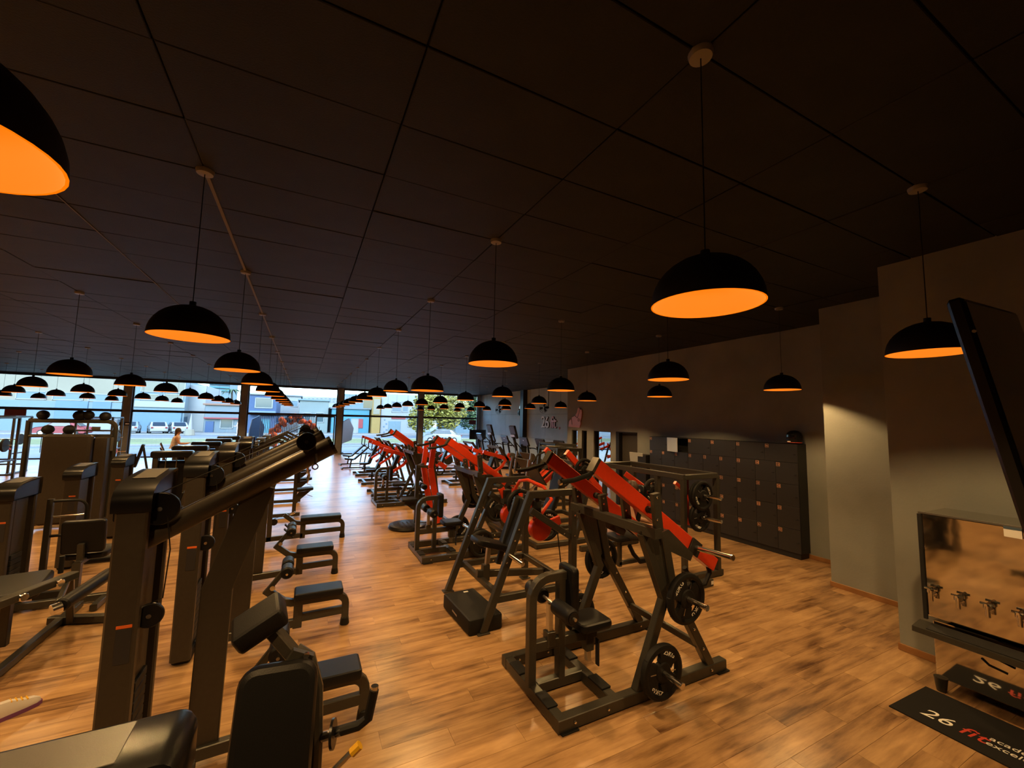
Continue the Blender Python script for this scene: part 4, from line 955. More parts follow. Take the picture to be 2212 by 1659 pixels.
for k, z in enumerate((1.30, .97)):
    b = MB(); horn(b, (xa+.25, ya-.02, z), (xa+.28, ya-.42, z)); b.build('plate_horn', 'chrome', t)
b = MB(); b.beam((5.45, ya+.10, 1.52), (5.45, ya+.10, .95), .06, .05); b.path([(5.45, ya+.10, 1.30), (5.2, ya+.10, 1.48)], .05, .05); b.path([(5.45, ya+.1, .95), (5.5, ya+.1, .82)], .05, .05); b.build('lever_arm', 'red', t)
b = MB(); b.beam((5.1, 5.6, 1.50), (5.45, 5.3, 1.18), .07, .09); b.beam((5.22, 5.5, 1.42), (5.02, 5.7, 1.12), .07, .09); b.build('lever_arm', 'red', t)
b = MB(); b.pad((4.75, 5.35, .52), (.40, .40, .07), r=.022); b.build('seat', 'vinyl', t)
b = MB(); b.pad((5.02, 5.35, .92), (.90, .40, .08), r=.022, rot=Matrix.Rotation(-1.25, 3, 'Y')); b.build('back_pad', 'vinyl', t)
b = MB(); b.beam((4.75, 5.35, .05), (4.75, 5.35, .48), .06, .06); b.beam((4.7, 5.35, .1), (5.3, 5.35, .1), .06, .06); b.beam((5.05, 5.35, .6), (5.27, 5.35, 1.3), .05, .06); b.build('seat_frame', 'frame', t)
for k in range(2): put_plate(plate20 if k else plate_s, (xa+.25, ya-.07-.062*k, 1.30), k*1.1, 'black plate, %s on the upper side horn of the rack machine' % ('inner' if k == 0 else 'outer'))
put_plate(plate20, (xa+.25, ya-.08, .97), .4, 'black plate on the lower side horn of the rack machine')
put_plate(plate_s, (5.34, 5.20, 1.25), .5, 'black plate inside the rack machine beside the red fork')

# ------------------------------------------------ 45 degree leg presses (middle row)
def leg_press(label, x, y):
    t = thing('leg_press_machine', label, 'gym machine', (x+1, y, 0))
    for yy in (y-.42, y+.42):
        b = MB(); b.beam((x, yy, .05), (x+2.3, yy, .05), .08, .085); b.build('base_beam', 'frame', t)
        b = MB(); b.beam((x+.35, yy*.4+y*.6, .35), (x+2.0, yy*.4+y*.6, 1.60), .05, .05); b.build('guide_rail', 'chrome', t)
        b = MB(); b.path([(x+2.25, yy, .05), (x+2.15, yy, 1.70), (x+1.5, yy, 1.72)], .07, .08); b.build('rear_post', 'frame', t)
        b = MB(); b.path([(x+1.3, yy, .05), (x+1.5, yy, 1.74)], .06, .08); b.build('middle_post', 'frame', t)
        b = MB(); b.cyl((x+.62, yy, 1.0), (x+.70, yy, 1.5), .03, 12); b.build('handle_post', 'steel', t)
        s = -1 if yy < y else 1
        b = MB(); horn(b, (x+1.55, y+s*.32, 1.05), (x+1.55, y+s*.66, 1.05)); b.build('plate_horn', 'chrome', t)
    for xx in (x+.1, x+1.3, x+2.2):
        b = MB(); b.beam((xx, y-.42, .05), (xx, y+.42, .05), .08, .08); b.build('cross_beam', 'frame', t)
    b = MB(); b.beam((x+1.5, y-.42, 1.72), (x+1.5, y+.42, 1.72), .07, .07); b.beam((x+2.15, y-.42, 1.70), (x+2.15, y+.42, 1.70), .07, .07); b.build('top_bar', 'frame', t)
    b = MB(); b.box((x+.98, y, 1.18), (.03, .84, .72), rot=Matrix.Rotation(-.62, 3, 'Y')); b.build('foot_board', 'tower', t)
    b = MB(); b.box((x+1.35, y, .98), (.5, .40, .10), rot=Matrix.Rotation(-.65, 3, 'Y')); b.build('sled', 'red', t)
    b = MB(); b.pad((x+.25, y, .38), (.45, .42, .09), r=.025, rot=Matrix.Rotation(.2, 3, 'Y')); b.build('seat', 'vinyl', t)
    b = MB(); b.pad((x-.1, y, .62), (.75, .42, .09), r=.025, rot=Matrix.Rotation(.9, 3, 'Y')); b.build('back_pad', 'vinyl', t)
    b = MB(); b.beam((x+.2, y, .09), (x+.2, y, .34), .07, .07); b.beam((x+.1, y, .3), (x-.3, y, .8), .05, .06); b.build('seat_frame', 'frame', t)
    return t
leg_press('forty five degree leg press with plate stacks, behind the third aisle machine', 4.0, 8.75)['group'] = 'leg press machines'
leg_press('forty five degree leg press, behind the round footplate machine', 5.0, 10.4)['group'] = 'leg press machines'
for s, nm in ((-1, 'near'), (1, 'far')):
    for k in range(4): put_plate(plate_s, (5.55, 8.75+s*(.38+.06*k), 1.05), k*.8, 'black plate, %s in the %s stack of the nearer leg press' % (['inner', 'second', 'third', 'outer'][k], nm))
for k in range(3): put_plate(plate20, (6.55, 10.4-.38-.06*k, 1.05), k*.8, 'black plate, %s in the stack of the farther leg press' % ['inner', 'middle', 'outer'][k])
# red converging press between A and the lockers' end
def mid_press(label, x, y):
    t = thing('incline_press_machine', label, 'gym machine', (x+.8, y, 0))
    for yy in (y-.5, y+.5):
        b = MB(); b.beam((x, yy, .05), (x+1.8, yy, .05), .08, .085); b.build('base_beam', 'frame', t)
        b = MB(); b.path([(x+.9, yy, .05), (x+1.2, yy, 1.0), (x+1.1, yy, 1.55)], .07, .08); b.build('leg', 'frame', t)
        b = MB(); b.beam((x+.75, yy*.8+y*.2, 1.78), (x+1.75, yy*.8+y*.2, .85), .08, .12); a_ = b.build('lever_arm', 'red', t)
        s = -1 if yy < y else 1
        b = MB(); b.tube([(x+.78, yy*.8+y*.2, 1.74), (x+.55, yy*.8+y*.2, 1.66), (x+.45, yy*.8+y*.2, 1.5)], .02, 8); b.build('handle', 'rubber', a_)
        b = MB(); b.cyl((x+.45, yy*.8+y*.2, 1.5), (x+.445, yy*.8+y*.2, 1.47), .028, 12); b.build('handle_cap', 'chrome', a_)
        b = MB(); horn(b, (x+1.0, yy+s*.02, 1.45), (x+1.0, yy+s*.36, 1.45)); b.build('plate_horn', 'chrome', a_)
    b = MB(); b.beam((x+1.1, y-.52, 1.53), (x+1.1, y+.52, 1.53), .08, .08); b.build('pivot_beam', 'frame', t)
    b = MB(); b.beam((x+.05, y-.5, .05), (x+.05, y+.5, .05), .08, .08); b.beam((x+1.7, y-.5, .05), (x+1.7, y+.5, .05), .08, .08); b.build('cross_beam', 'frame', t)
    b = MB(); b.pad((x+.45, y, .50), (.40, .34, .07), r=.022); b.build('seat', 'vinyl', t)
    b = MB(); b.pad((x+.72, y, .92), (.80, .34, .08), r=.022, rot=Matrix.Rotation(-1.2, 3, 'Y')); b.build('back_pad', 'vinyl', t)
    b = MB(); b.beam((x+.45, y, .08), (x+.45, y, .47), .06, .06); b.beam((x+.1, y, .12), (x+1.6, y, .12), .06, .07); b.beam((x+.75, y, .6), (x+1.05, y, 1.4), .05, .06); b.build('seat_frame', 'frame', t)
    return t
mid_press('plate loaded incline press with red levers, right of the shoulder press', 4.0, 7.3)
put_plate(plate20, (5.0, 7.3-.5-.16, 1.45), .4, 'black plate on the near horn of the incline press')
# ================================================================== left block, second row of selectorised machines
def curl_machine(label, x, y, wide):
    t = thing('leg_curl_machine', label, 'gym machine', (x, y, 0))
    if wide:
        W, D, H = .80, .26, 1.47
        b = MB(); b.box((x-.33*W*1.15, y, H/2), (.10, D*.8, H-.06), bev=.012); b.box((x+.33*W*1.15, y, H/2), (.10, D*.8, H-.06), bev=.012); b.build('side_panel', 'tower', t)
        b = MB(); b.box((x, y+.03, H*.46), (W*.72, D*.45, H*.80), bev=.01); b.build('stack_guard', 'plastic', t)
        b = MB(); b.pad((x, y, H-.05), (W, .16, D), r=.03, corner=.05, rot=Matrix.Rotation(PI/2, 3, 'X')); c = b.build('tower_cover', 'plastic', t)
        b = MB()
        for s in (-1, 1): b.cyl((x+s*.1, y-.10, .1), (x+s*.1, y-.10, H-.1), .010, 8)
        b.build('guide_rod', 'chrome', t)
        b = MB(); b.box((x, y-.01, .05), (W*.9, D, .10), bev=.01); b.build('stack_foot', 'dark', t)
    else:
        tower(t, x-.09, x+.09, y-.25, y+.27, 1.40)
    xs = x+.62
    b = MB(); b.beam((x, y, .06), (xs+.35, y, .06), .07, .08); b.beam((xs+.3, y-.35, .05), (xs+.3, y+.35, .05), .07, .07); b.build('floor_beam', 'frame', t)
    b = MB(); b.beam((xs, y, .06), (xs, y, .50), .08, .08); b.build('seat_post', 'frame', t)
    b = MB(); b.pad((xs, y+.38, .53), (.42, .44, .08), r=.022); b.build('seat', 'vinyl', t)
    b = MB(); b.pad((xs, y+.10, .80), (.42, .42, .08), r=.022, corner=.04, rot=Matrix.Rotation(PI/2+.12, 3, 'X')); b.build('back_pad', 'vinyl', t)
    b = MB(); b.beam((xs, y+.06, .50), (xs, y+.04, .72), .06, .06); b.beam((xs, y-.02, .49), (xs, y+.55, .49), .06, .06); b.build('seat_frame', 'frame', t)
    b = MB(); b.beam((xs-.25, y+.5, .48), (xs-.25, y+.85, .30), .04, .07); b.build('leg_lever', 'frame', t)
    b = MB(); roller(b, (xs, y+.85, .30), (1, 0, 0), .44, .055); b.build('shin_roller', 'vinyl', t)
    b = MB(); b.tube([(xs+.26, y+.30, .50), (xs+.30, y+.30, .70), (xs+.30, y+.45, .73)], .016, 8); b.build('hand_grip', 'rubber', t)
    return t
for k, (x, y, w, nm) in enumerate(((-3.03, 7.15, False, 'first of the second row'), (-3.10, 8.95, False, 'second of the second row'), (-3.12, 10.75, False, 'third of the second row'),
        (-2.74, 12.5, True, 'fourth of the second row'), (-2.79, 14.5, True, 'fifth of the second row'), (-2.77, 16.5, True, 'sixth of the second row'), (-2.76, 18.6, True, 'seventh of the second row'), (-2.75, 20.8, True, 'eighth of the second row'))):
    curl_machine('leg machine with %s, %s left of the aisle' % ('wide black cover' if w else 'narrow bronze tower', nm), x, y, w)['group'] = 'leg machines in the second row'
# loop handles of the first tower
t = thing('dip_handle_frame', 'black loop handle frame beside the leftmost tower', 'gym machine', (-2.75, 7.5, 0))
b = MB(); b.beam((-2.9, 7.5, .05), (-2.45, 7.5, .05), .08, .08); b.beam((-2.85, 7.5, .05), (-2.85, 7.5, 1.25), .06, .06); b.build('post', 'frame', t)
b = MB(); b.tube([(-2.85, 7.5, 1.22), (-2.60, 7.5, 1.22)]+arc((-2.60, 7.5, 1.12), PI/2, 0, .10, 4, (1, 0, 0), (0, 0, 1))[1:]+[(-2.5, 7.5, .95), (-2.52, 7.5, .85)]+[(-2.62, 7.5, .78), (-2.85, 7.5, .78)], .018, 8); b.build('loop_handle', 'rubber', t)
b = MB(); b.cyl((-2.85, 7.5, 1.02), (-2.52, 7.5, 1.03), .010, 8); b.build('grip_bar', 'chrome', t)

# ------------------------------------------------ prone machine whose lever and roller come in from the left edge
t = thing('glute_machine', 'lever machine with pinned arm and dark roller at the left edge', 'gym machine', (-2.1, 5.7, 0))
b = MB(); b.path([(-2.75, 4.95, .62), (-2.30, 5.25, .70), (-2.02, 5.95, .70)], .07, .09, up=(0, 0, 1)); b.build('lever_arm', 'frame', t)
for p in ((-2.20, 5.47, .70), (-2.08, 5.78, .70)):
    b = MB(); b.cyl((p[0]+.02, p[1]-.04, p[2]), (p[0]+.05, p[1]-.06, p[2]), .036, 18, bev=.006); b.build('pivot_cap', 'chrome', t)
b = MB(); b.cyl((-1.97, 5.42, .55), (-1.92, 5.46, .56), .05, 16); b.build('roller_hub', 'chrome', t)
b = MB(); b.cyl((-1.92, 5.46, .57), (-1.80, 6.15, .62), .062, 20, bev=.014); b.build('roller', 'vinyl', t)
b = MB(); b.beam((-2.05, 5.9, .66), (-1.95, 5.45, .56), .04, .05); b.build('roller_bracket', 'frame', t)
b = MB(); b.beam((-2.4, 6.6, .05), (-1.5, 6.3, .05), .08, .08); b.beam((-2.2, 6.5, .05), (-2.05, 5.95, .68), .06, .07); b.beam((-2.3, 5.0, .05), (-2.3, 7.0, .05), .07, .07); b.build('base', 'frame', t)
b = MB(); b.pad((-2.55, 6.0, .62), (.6, .75, .09), r=.025, rot=Matrix.Rotation(.2, 3, 'Z')); b.build('bench_pad', 'vinyl', t)
b = MB(); b.beam((-2.5, 6.0, .08), (-2.5, 6.0, .58), .07, .07); b.build('bench_post', 'frame', t)
b = MB(); b.cyl((-2.27, 6.35, .62), (-2.27, 6.35, .80), .022, 10); b.build('stop_peg', 'rubber', t)

# ------------------------------------------------ nearest machine: wide stack cover, backrest and head pad at the bottom of the picture
t = thing('seated_machine', 'seated selector machine with broad dark cover and backrest in the left foreground', 'gym machine', (-.45, 1.75, 0))
b = MB(); b.pad((-.80, 1.585, 1.36), (1.12, .20, .26), r=.045, corner=.055, rot=Matrix.Rotation(PI/2, 3, 'X')); c = b.build('tower_cover', 'plastic', t)
b = MB(); b.box((-.84, 1.585, 1.459), (.90, .17, .006), bev=.002); b.build('cover_inlay', 'greyplastic', c)
b = MB(); b.box((-.80, 1.59, .66), (.95, .20, 1.30), bev=.015); b.build('stack_guard', 'tower', t)
b = MB(); b.box((-.28, 1.59, .66), (.08, .22, 1.28), bev=.012); b.box((-1.32, 1.59, .66), (.08, .22, 1.28), bev=.012); b.build('side_panel', 'tower', t)
b = MB(); b.box((-.42, 1.475, 1.15), (.22, .01, .07), bev=.002); b.build('name_plate', 'greyplastic', t)
b = MB(); b.beam((-.3, 1.9, .05), (.25, 1.9, .05), .08, .09); b.beam((.0, 1.5, .05), (.0, 2.5, .05), .08, .09); b.build('base_beam', 'frame', t)
bp = Matrix.Rotation(PI/2-.30, 3, 'X')
b = MB(); b.pad((-.035, 1.93, 1.08), (.29, .60, .085), r=.028, corner=.07, rot=Matrix.Rotation(-.12, 3, 'Z') @ bp); b.build('back_pad', 'vinyl', t)
b = MB(); b.tube([(.13, 2.02, .5), (.125, 2.01, 1.0), (.115, 2.04, 1.22), (.08, 2.08, 1.33), (.03, 2.1, 1.36)], .030, 10); b.build('back_frame', 'frame', t)
b = MB(); b.prism([(.10, 2.02, 1.36), (.02, 2.02, 1.40), (-.04, 2.02, 1.30), (.03, 2.02, 1.27)], (0, .03, 0)); b.build('bracket', 'frame', t)
b = MB(); b.beam((.06, 2.06, 1.31), (-.07, 2.10, 1.47), .055, .05); b.build('head_post', 'tower', t)
b = MB(); b.pad((-.115, 2.12, 1.50), (.20, .16, .085), r=.016, corner=.02, rot=Matrix.Rotation(-.52, 3, 'Y') @ Matrix.Rotation(.25, 3, 'X')); b.build('head_pad', 'vinyl', t)
b = MB(); b.cyl((.07, 2.015, 1.375), (.07, 2.005, 1.375), .012, 10); b.cyl((-.0, 2.015, 1.31), (-.0, 2.005, 1.31), .012, 10); b.build('bolt', 'chrome', t)
b = MB(); b.pad((-.04, 1.70, .58), (.34, .42, .08), r=.025); b.build('seat', 'vinyl', t)
b = MB(); b.beam((-.03, 1.9, .08), (-.03, 1.9, .9), .07, .07); b.build('seat_post', 'frame', t)
b = MB(); b.tube([(.12, 2.02, 1.02), (.22, 1.98, 1.05)], .018, 8); b.build('handle_bar', 'steel', t)
b = MB(); b.tube([(.20, 1.99, 1.045), (.29, 1.96, 1.065), (.325, 1.95, 1.09), (.345, 1.95, 1.20)], .020, 10); h = b.build('hand_grip', 'rubber', t)
b = MB(); b.cyl((.345, 1.95, 1.20), (.346, 1.95, 1.216), .016, 10); b.build('grip_cap', 'chrome', h)
b = MB(); b.cyl((.185, 1.985, 1.045), (.195, 1.982, 1.046), .055, 18); b.build('hand_guard', 'plastic', t)
b = MB(); b.tube([(.15, 1.90, .93), (.255, 1.88, 1.02)], .014, 8); s_ = b.build('gas_strut', 'chrome', t)
b = MB(); b.tube([(.255, 1.88, 1.02), (.285, 1.875, 1.045)], .018, 8); b.build('strut_tip', 'yellow', s_)

# ------------------------------------------------ far left: cable station, racks, benches
def cable_station(label, x, y):
    t = thing('cable_station', label, 'gym machine', (x, y, 0))
    b = MB(); b.box((x, y, .98), (.75, .22, 1.85), bev=.06); b.build('stack_shield', 'tower', t)
    b = MB(); b.box((x+.50, y+.2, .95), (.22, .45, 1.8), bev=.03); b.build('stack_tower', 'tower', t)
    pts = [Vector((x-.75, y+.3, .05)), Vector((x-.75, y+.3, 2.18)), Vector((x+.48, y+.3, 2.18))]+arc((x+.48, y+.3, 2.02), PI/2, 0, .16, 5, (1, 0, 0), (0, 0, 1))[1:]+[Vector((x+.64, y+.3, .05))]
    b = MB(); b.tube(pts[1:], .045, 10); b.tube(pts[:2], .045, 10); b.build('hoop_frame', 'frame', t)
    b = MB(); b.cyl((x-.75, y+.3, 1.86), (x+.62, y+.3, 1.86), .035, 10); b.build('cross_bar', 'frame', t)
    b = MB(); b.box((x+.5, y+.2, 1.68), (.30, .02, .30)); b.build('instruction_board', 'label' if False else 'greyplastic', t)
    b = MB(); b.beam((x-.8, y+.3, .04), (x+.75, y+.3, .04), .10, .08); b.build('base_beam', 'frame', t)
    for k, (dx, dz) in enumerate(((-.5, 1.86), (-.1, 1.86), (.15, 1.86))):
        b = MB(); b.tube([(x+dx, y+.22, dz), (x+dx, y+.22, dz-.35)], .006, 6); b.build('cable', 'cable', t)
    return t
cable_station('cable station with tall brown shield and hoop frame at the left', -4.40, 12.0)
for k, (dx, z, nm) in enumerate(((-.55, 2.30, 'leftmost on top of the hoop'), (.02, 2.30, 'middle on top of the hoop'), (.16, 2.31, 'right of the middle ball on top of the hoop'), (.44, 2.29, 'rightmost on top of the hoop'), (-.45, 1.99, 'left one on the lower bar'), (-.12, 1.99, 'right one on the lower bar'))):
    r = .10 if k != 1 else .11
    t = thing('medicine_ball', 'black ball, %s of the cable station' % nm, 'ball', (-4.4+dx, 12.3, z-r)); t['group'] = 'balls on the cable station'
    b = MB(); b.lathe([(r*math.sin(q*PI/10), -r*math.cos(q*PI/10)) for q in range(11)], (-4.4+dx, 12.3, z), n=18); b.build('ball', 'rubber', t)
    b = MB(); b.ring((-4.4+dx, 12.3, z), (0, 0, 1), r*.99, .006, 18, 5); b.build('seam', 'dark', t)
def squat_rack(label, x, y, H=2.15, bar=True):
    t = thing('squat_rack', label, 'squat rack', (x, y, 0))
    for xx in (x-.58, x+.58):
        for yy in (y-.55, y+.55):
            b = MB(); b.beam((xx, yy, .02), (xx, yy, H), .065, .065); u = b.build('post', 'frame', t)
            b = MB(); b.box((xx, yy-.034, 1.2), (.012, .003, 1.7), bev=.001); b.build('hole_strip', 'steel', u)
        b = MB(); b.beam((xx, y-.6, .04), (xx, y+.6, .04), .07, .07); b.beam((xx, y-.55, H), (xx, y+.55, H), .06, .06); b.beam((xx, y-.5, .78), (xx, y+.5, .78), .05, .05); b.build('side_rail', 'frame', t)
        b = MB(); b.beam((xx, y-.58, .95), (xx, y-.75, 1.02), .06, .06); b.build('safety_hook', 'red', t)
    b = MB(); b.beam((x-.58, y+.55, H), (x+.58, y+.55, H), .06, .06); b.beam((x-.58, y+.55, .3), (x+.58, y+.55, .3), .06, .06); b.cyl((x-.6, y-.55, H-.05), (x+.6, y-.55, H-.05), .018, 8); b.build('cross_bar', 'frame', t)
    if bar:
        b = MB(); b.cyl((x-1.0, y-.66, 1.32), (x+1.0, y-.66, 1.32), .014, 8); b.build('barbell_shaft', 'chrome', t)
        for s in (-1, 1):
            b = MB(); b.cyl((x+s*.82, y-.66, 1.32), (x+s*.88, y-.66, 1.32), .20, 22, bev=.01); b.build('barbell_plate', 'rubber', t)
    b = MB(); b.pad((x, y-1.3, .45), (.28, 1.1, .07), r=.02); b.build('bench_pad', 'vinyl', t)
    b = MB(); b.beam((x, y-1.75, .04), (x, y-1.75, .42), .06, .06); b.beam((x, y-.85, .04), (x, y-.85, .42), .06, .06); b.beam((x, y-1.75, .2), (x, y-.85, .2), .05, .05); b.build('bench_frame', 'frame', t)
    return t
for k, (x, y, nm) in enumerate(((-8.9, 18.8, 'nearest the left edge'), (-10.2, 22.6, 'second from the left edge'), (-8.0, 24.4, 'third from the left edge'))):
    squat_rack('black squat rack with red safety hooks, %s' % nm, x, y)['group'] = 'squat racks by the glazing'
def smith(label, x, y):
    t = thing('smith_machine', label, 'gym machine', (x, y, 0))
    for xx in (x-.55, x+.55):
        b = MB(); b.beam((xx, y, .03), (xx, y, 1.75), .09, .09); b.build('post', 'frame', t)
        b = MB(); b.cyl((xx+.16, y-.1, .05), (xx+.16, y-.1, 1.7), .015, 8); b.build('guide_rod', 'chrome', t)
        b = MB(); b.lathe([(.02, -.05), (.09, -.04), (.09, .04), (.02, .05)], (xx+.16, y-.1, .98), (1, 0, 0), 14); b.build('collar', 'red', t)
        b = MB(); b.beam((xx, y-.6, .04), (xx, y+.4, .04), .08, .07); b.build('foot', 'frame', t)
    b = MB(); b.beam((x-.55, y, 1.72), (x+.75, y, 1.72), .06, .06); b.build('top_bar', 'frame', t)
    b = MB(); b.cyl((x-.9, y-.1, .98), (x+1.0, y-.1, .98), .016, 8); b.build('bar', 'chrome', t)
    b = MB(); b.box((x+.1, y, 1.80), (.22, .05, .12)); b.build('sign_plate', 'greyplastic', t)
    return t
smith('small smith machine with red collars near the first window post', -6.75, 20.0)
def spin(label, x, y, rz):
    t = thing('recline_machine', label, 'gym machine', (x, y, 0), rz); Mx = WM[t.name]; w = lambda *p: Mx @ Vector(p); R3 = Mx.to_3x3()
    b = MB(); b.beam(w(-.6, 0, .05), w(.6, 0, .05), .07, .07); b.beam(w(-.5, -.3, .04), w(-.5, .3, .04), .06, .06); b.beam(w(.5, -.3, .04), w(.5, .3, .04), .06, .06); b.build('base', 'frame', t)
    b = MB(); b.beam(w(-.2, 0, .08), w(-.45, 0, 1.35), .06, .06); b.beam(w(.35, 0, .08), w(.0, 0, 1.25), .05, .06); b.build('upright', 'frame', t)
    b = MB(); b.pad(w(-.52, 0, 1.0), (.75, .34, .08), r=.02, rot=R3 @ Matrix.Rotation(-1.35, 3, 'Y')); b.build('back_pad', 'vinyl', t)
    b = MB(); b.pad(w(-.1, 0, .5), (.4, .34, .08), r=.02, rot=R3); b.build('seat', 'vinyl', t)
    for s in (-1, 1):
        b = MB(); b.tube([w(.05, s*.2, .6), w(.1, s*.25, 1.1), w(-.02, s*.25, 1.4)], .016, 8); b.build('handle', 'chrome', t)
    b = MB(); b.cyl(w(.3, -.03, .55), w(.3, .03, .55), .18, 22, bev=.01); b.build('flywheel', 'rubber', t)
    return t
spin('reclined seat machine in front of the first window post', -4.9, 15.8, .3); spin('reclined seat machine right of the first window post', -4.2, 17.6, .2)
# ================================================================== lockers
t = thing('locker_bank', 'bank of forty two graphite lockers against the grey wall', 'lockers', (8.25, 6.15, 0)); LB = t
LX, LY0, LY1, LH = 8.09, 4.36, 7.95, 2.06
b = MB(); b.box((8.225, (LY0+LY1)/2, .05), (.25, LY1-LY0-.04, .10), bev=.003); b.build('plinth', 'locker_side', t)
b = MB(); b.box((8.36, (LY0+LY1)/2, LH/2+.05), (.02, LY1-LY0, LH-.1), bev=.002); b.build('back_board', 'locker_side', t)
for y in (LY0+.01, LY1-.01):
    b = MB(); b.box((8.235, y, LH/2+.05), (.25, .02, LH-.1), bev=.002); b.build('side_board', 'locker_side', t)
rows = [(1.72, 2.06, 6, 1), (1.32, 1.72, 9, 7), (.92, 1.32, 9, 16), (.52, .92, 9, 25), (.10, .52, 9, 34)]
for z in (.10, .52, .92, 1.32, 1.72, 2.05):
    b = MB(); b.box((8.235, (LY0+LY1)/2, z), (.25, LY1-LY0-.04, .018), bev=.002); b.build('shelf_board', 'locker_side', t)
for z0, z1, n, first in rows:
    w = (LY1-LY0)/n
    for k in range(n):
        num = first+k; yl = LY1-k*w; yr = yl-w; ym = (yl+yr)/2; zm = (z0+z1)/2
        if k:
            b = MB(); b.box((8.235, yl, zm), (.25, .014, z1-z0-.02), bev=.001); b.build('partition', 'locker_side', t)
        if num == 2:      # this pale-faced door stands ajar across its dark compartment
            b = MB(); b.box((LX-.08, yl-.20, zm), (.018, .43, z1-z0-.004), rot=Matrix.Rotation(-.30, 3, 'Z'), bev=.002); d = b.build('door', 'pale_door', t, 'pale door standing ajar')
            b = MB(); b.cyl((LX-.02, yl-.37, z0+.07), (LX-.05, yl-.37, z0+.07), .012, 10); b.build('latch', 'dark', d); continue
        b = MB(); b.box((LX, ym, zm), (.018, w-.005, z1-z0-.005), bev=.002); d = b.build('door', 'locker', t)
        lz = z1-.055
        b = MB(); b.box((LX-.0095, yl-.045, lz), (.0015, .066, .066), bev=.0004); b.build('number_plate', 'tag', d)
        b = MB(); b.box((LX-.0105, yl-.045, lz), (.0012, .058, .058), bev=.0003); b.build('number_field', 'locker_side', d)
        text('%02d' % num, .050, .0006, 'tag', 'number', d, frame_mtx((LX-.0116, yl-.045, lz-.017), (0, -1, 0), (0, 0, 1)), align='CENTER')
        b = MB(); b.cyl((LX-.009, yr+.04, zm-.02), (LX-.03, yr+.04, zm-.02), .012, 10); b.box((LX-.032, yr+.04, zm-.02), (.006, .05, .012)); b.build('latch', 'dark', d)
# helmet on top
t = thing('motorbike_helmet', 'glossy dark motorbike helmet on top of the lockers', 'helmet', (8.22, 4.47, 2.065)); c = Vector((8.21, 4.47, 2.19))
b = MB(); b.lathe([(.07, -.125), (.115, -.11), (.135, -.05), (.135, .02), (.115, .075), (.07, .115), (.0, .125)], c, n=24); b.build('shell', 'plastic', t)
b = MB(); rings = []
for a in [(-.7+k*.2) for k in range(8)]: rings.append([c+Vector((-math.cos(a)*r, math.sin(a)*r, z)) for r, z in ((.139, -.03), (.141, .0), (.138, .04), (.130, .04), (.132, -.03))])
b.loft(rings); b.build('visor', 'screen', t)
b = MB(); b.ring(c+Vector((0, 0, -.1)), (0, 0, 1), .115, .008, 20, 6); b.build('trim', 'red_print', t)
b = MB(); b.box(c+Vector((-.125, .03, -.085)), (.01, .06, .02)); b.build('chin_vent', 'white', t)
# tablet kiosk beside the lockers
t = thing('check_in_kiosk', 'dark kiosk with pale tilted screen left of the lockers', 'kiosk', (8.12, 8.36, 0))
b = MB(); b.box((8.18, 8.2, .78), (.28, .30, 1.56), bev=.01); b.build('cabinet', 'locker_side', t)
b = MB(); b.box((8.06, 8.40, 1.47), (.03, .50, .26), rot=Matrix.Rotation(-.12, 3, 'Y'), bev=.006); b.build('screen', 'pale_door', t)
b = MB(); b.box((8.08, 8.44, 1.24), (.02, .40, .16), bev=.004); b.build('notice', 'pale_door', t)
b = MB(); b.box((8.16, 8.40, .70), (.20, .24, 1.4), bev=.01); b.build('pedestal', 'locker_side', t)
# ================================================================== water cooler, doormat
CX = 5.30
t = thing('water_cooler', 'polished steel water cooler with four taps and a drip tray', 'water cooler', (5.6, .9, 0))
yA, yB = 1.80, -.35
b = MB(); b.box((5.60, (yA+yB)/2, 1.12), (.58, yA-yB, .94), bev=.012); b.build('tank', 'inox', t)
b = MB(); b.box((5.62, (yA+yB)/2, .36), (.52, yA-yB-.06, .50), bev=.008); b.build('lower_panel', 'inox', t)
b = MB(); b.box((5.305, (yA+yB)/2, 1.592), (.02, yA-yB+.01, .02), bev=.004); b.build('top_trim', 'greyplastic', t)
b = MB(); b.box((5.30, yA-.005, 1.10), (.02, .03, .96), bev=.003); b.build('edge_trim', 'dark', t)
b = MB()
poly = [(5.30, .60), (5.13, .575), (5.125, .53), (5.15, .52), (5.30, .545)]
b.prism([(x, yA+.04, z) for x, z in poly], (0, yB-yA-.06, 0)); b.build('drip_tray', 'frame', t)
b = MB(); b.box((5.215, (yA+yB)/2, .592), (.13, yA-yB-.1, .006), rot=Matrix.Rotation(-.16, 3, 'Y'), bev=.001); b.build('drain_grille', 'dark', t)
for k, y in enumerate((1.73, 1.555, 1.38, 1.205, 1.0, .7)):
    b = MB(); b.cyl((CX+.01, y, .87), (CX-.06, y, .87), .017, 12); b.cyl((CX-.055, y, .89), (CX-.055, y, .815), .016, 12); b.cyl((CX-.055, y, .885), (CX-.055, y, .91), .026, 12); tp = b.build('tap', 'chrome', t)
    b = MB(); b.cyl((CX-.055, y-.042, .92), (CX-.055, y+.042, .92), .010, 8); b.cyl((CX-.095, y, .92), (CX-.015, y, .92), .010, 8); b.build('tap_cross', 'chrome', tp)
    b = MB(); b.cyl((CX, y, .87), (CX-.006, y, .87), .026, 14); b.build('tap_flange', 'chrome', tp)
for x in (5.36, 5.84):
    for y in (yA-.06, yB+.06):
        b = MB(); b.cyl((x, y, 0), (x, y, .12), .035, 12, r2=.05); b.build('leg', 'frame', t)
b = MB(); b.box((CX-.003, 1.215, 1.545), (.003, .10, .085), bev=.001); st = b.build('sticker', 'white', t)
b = MB(); b.box((CX-.005, 1.215, 1.578), (.002, .10, .022), bev=.0005); b.build('sticker_band', M['bannerblue'], st)
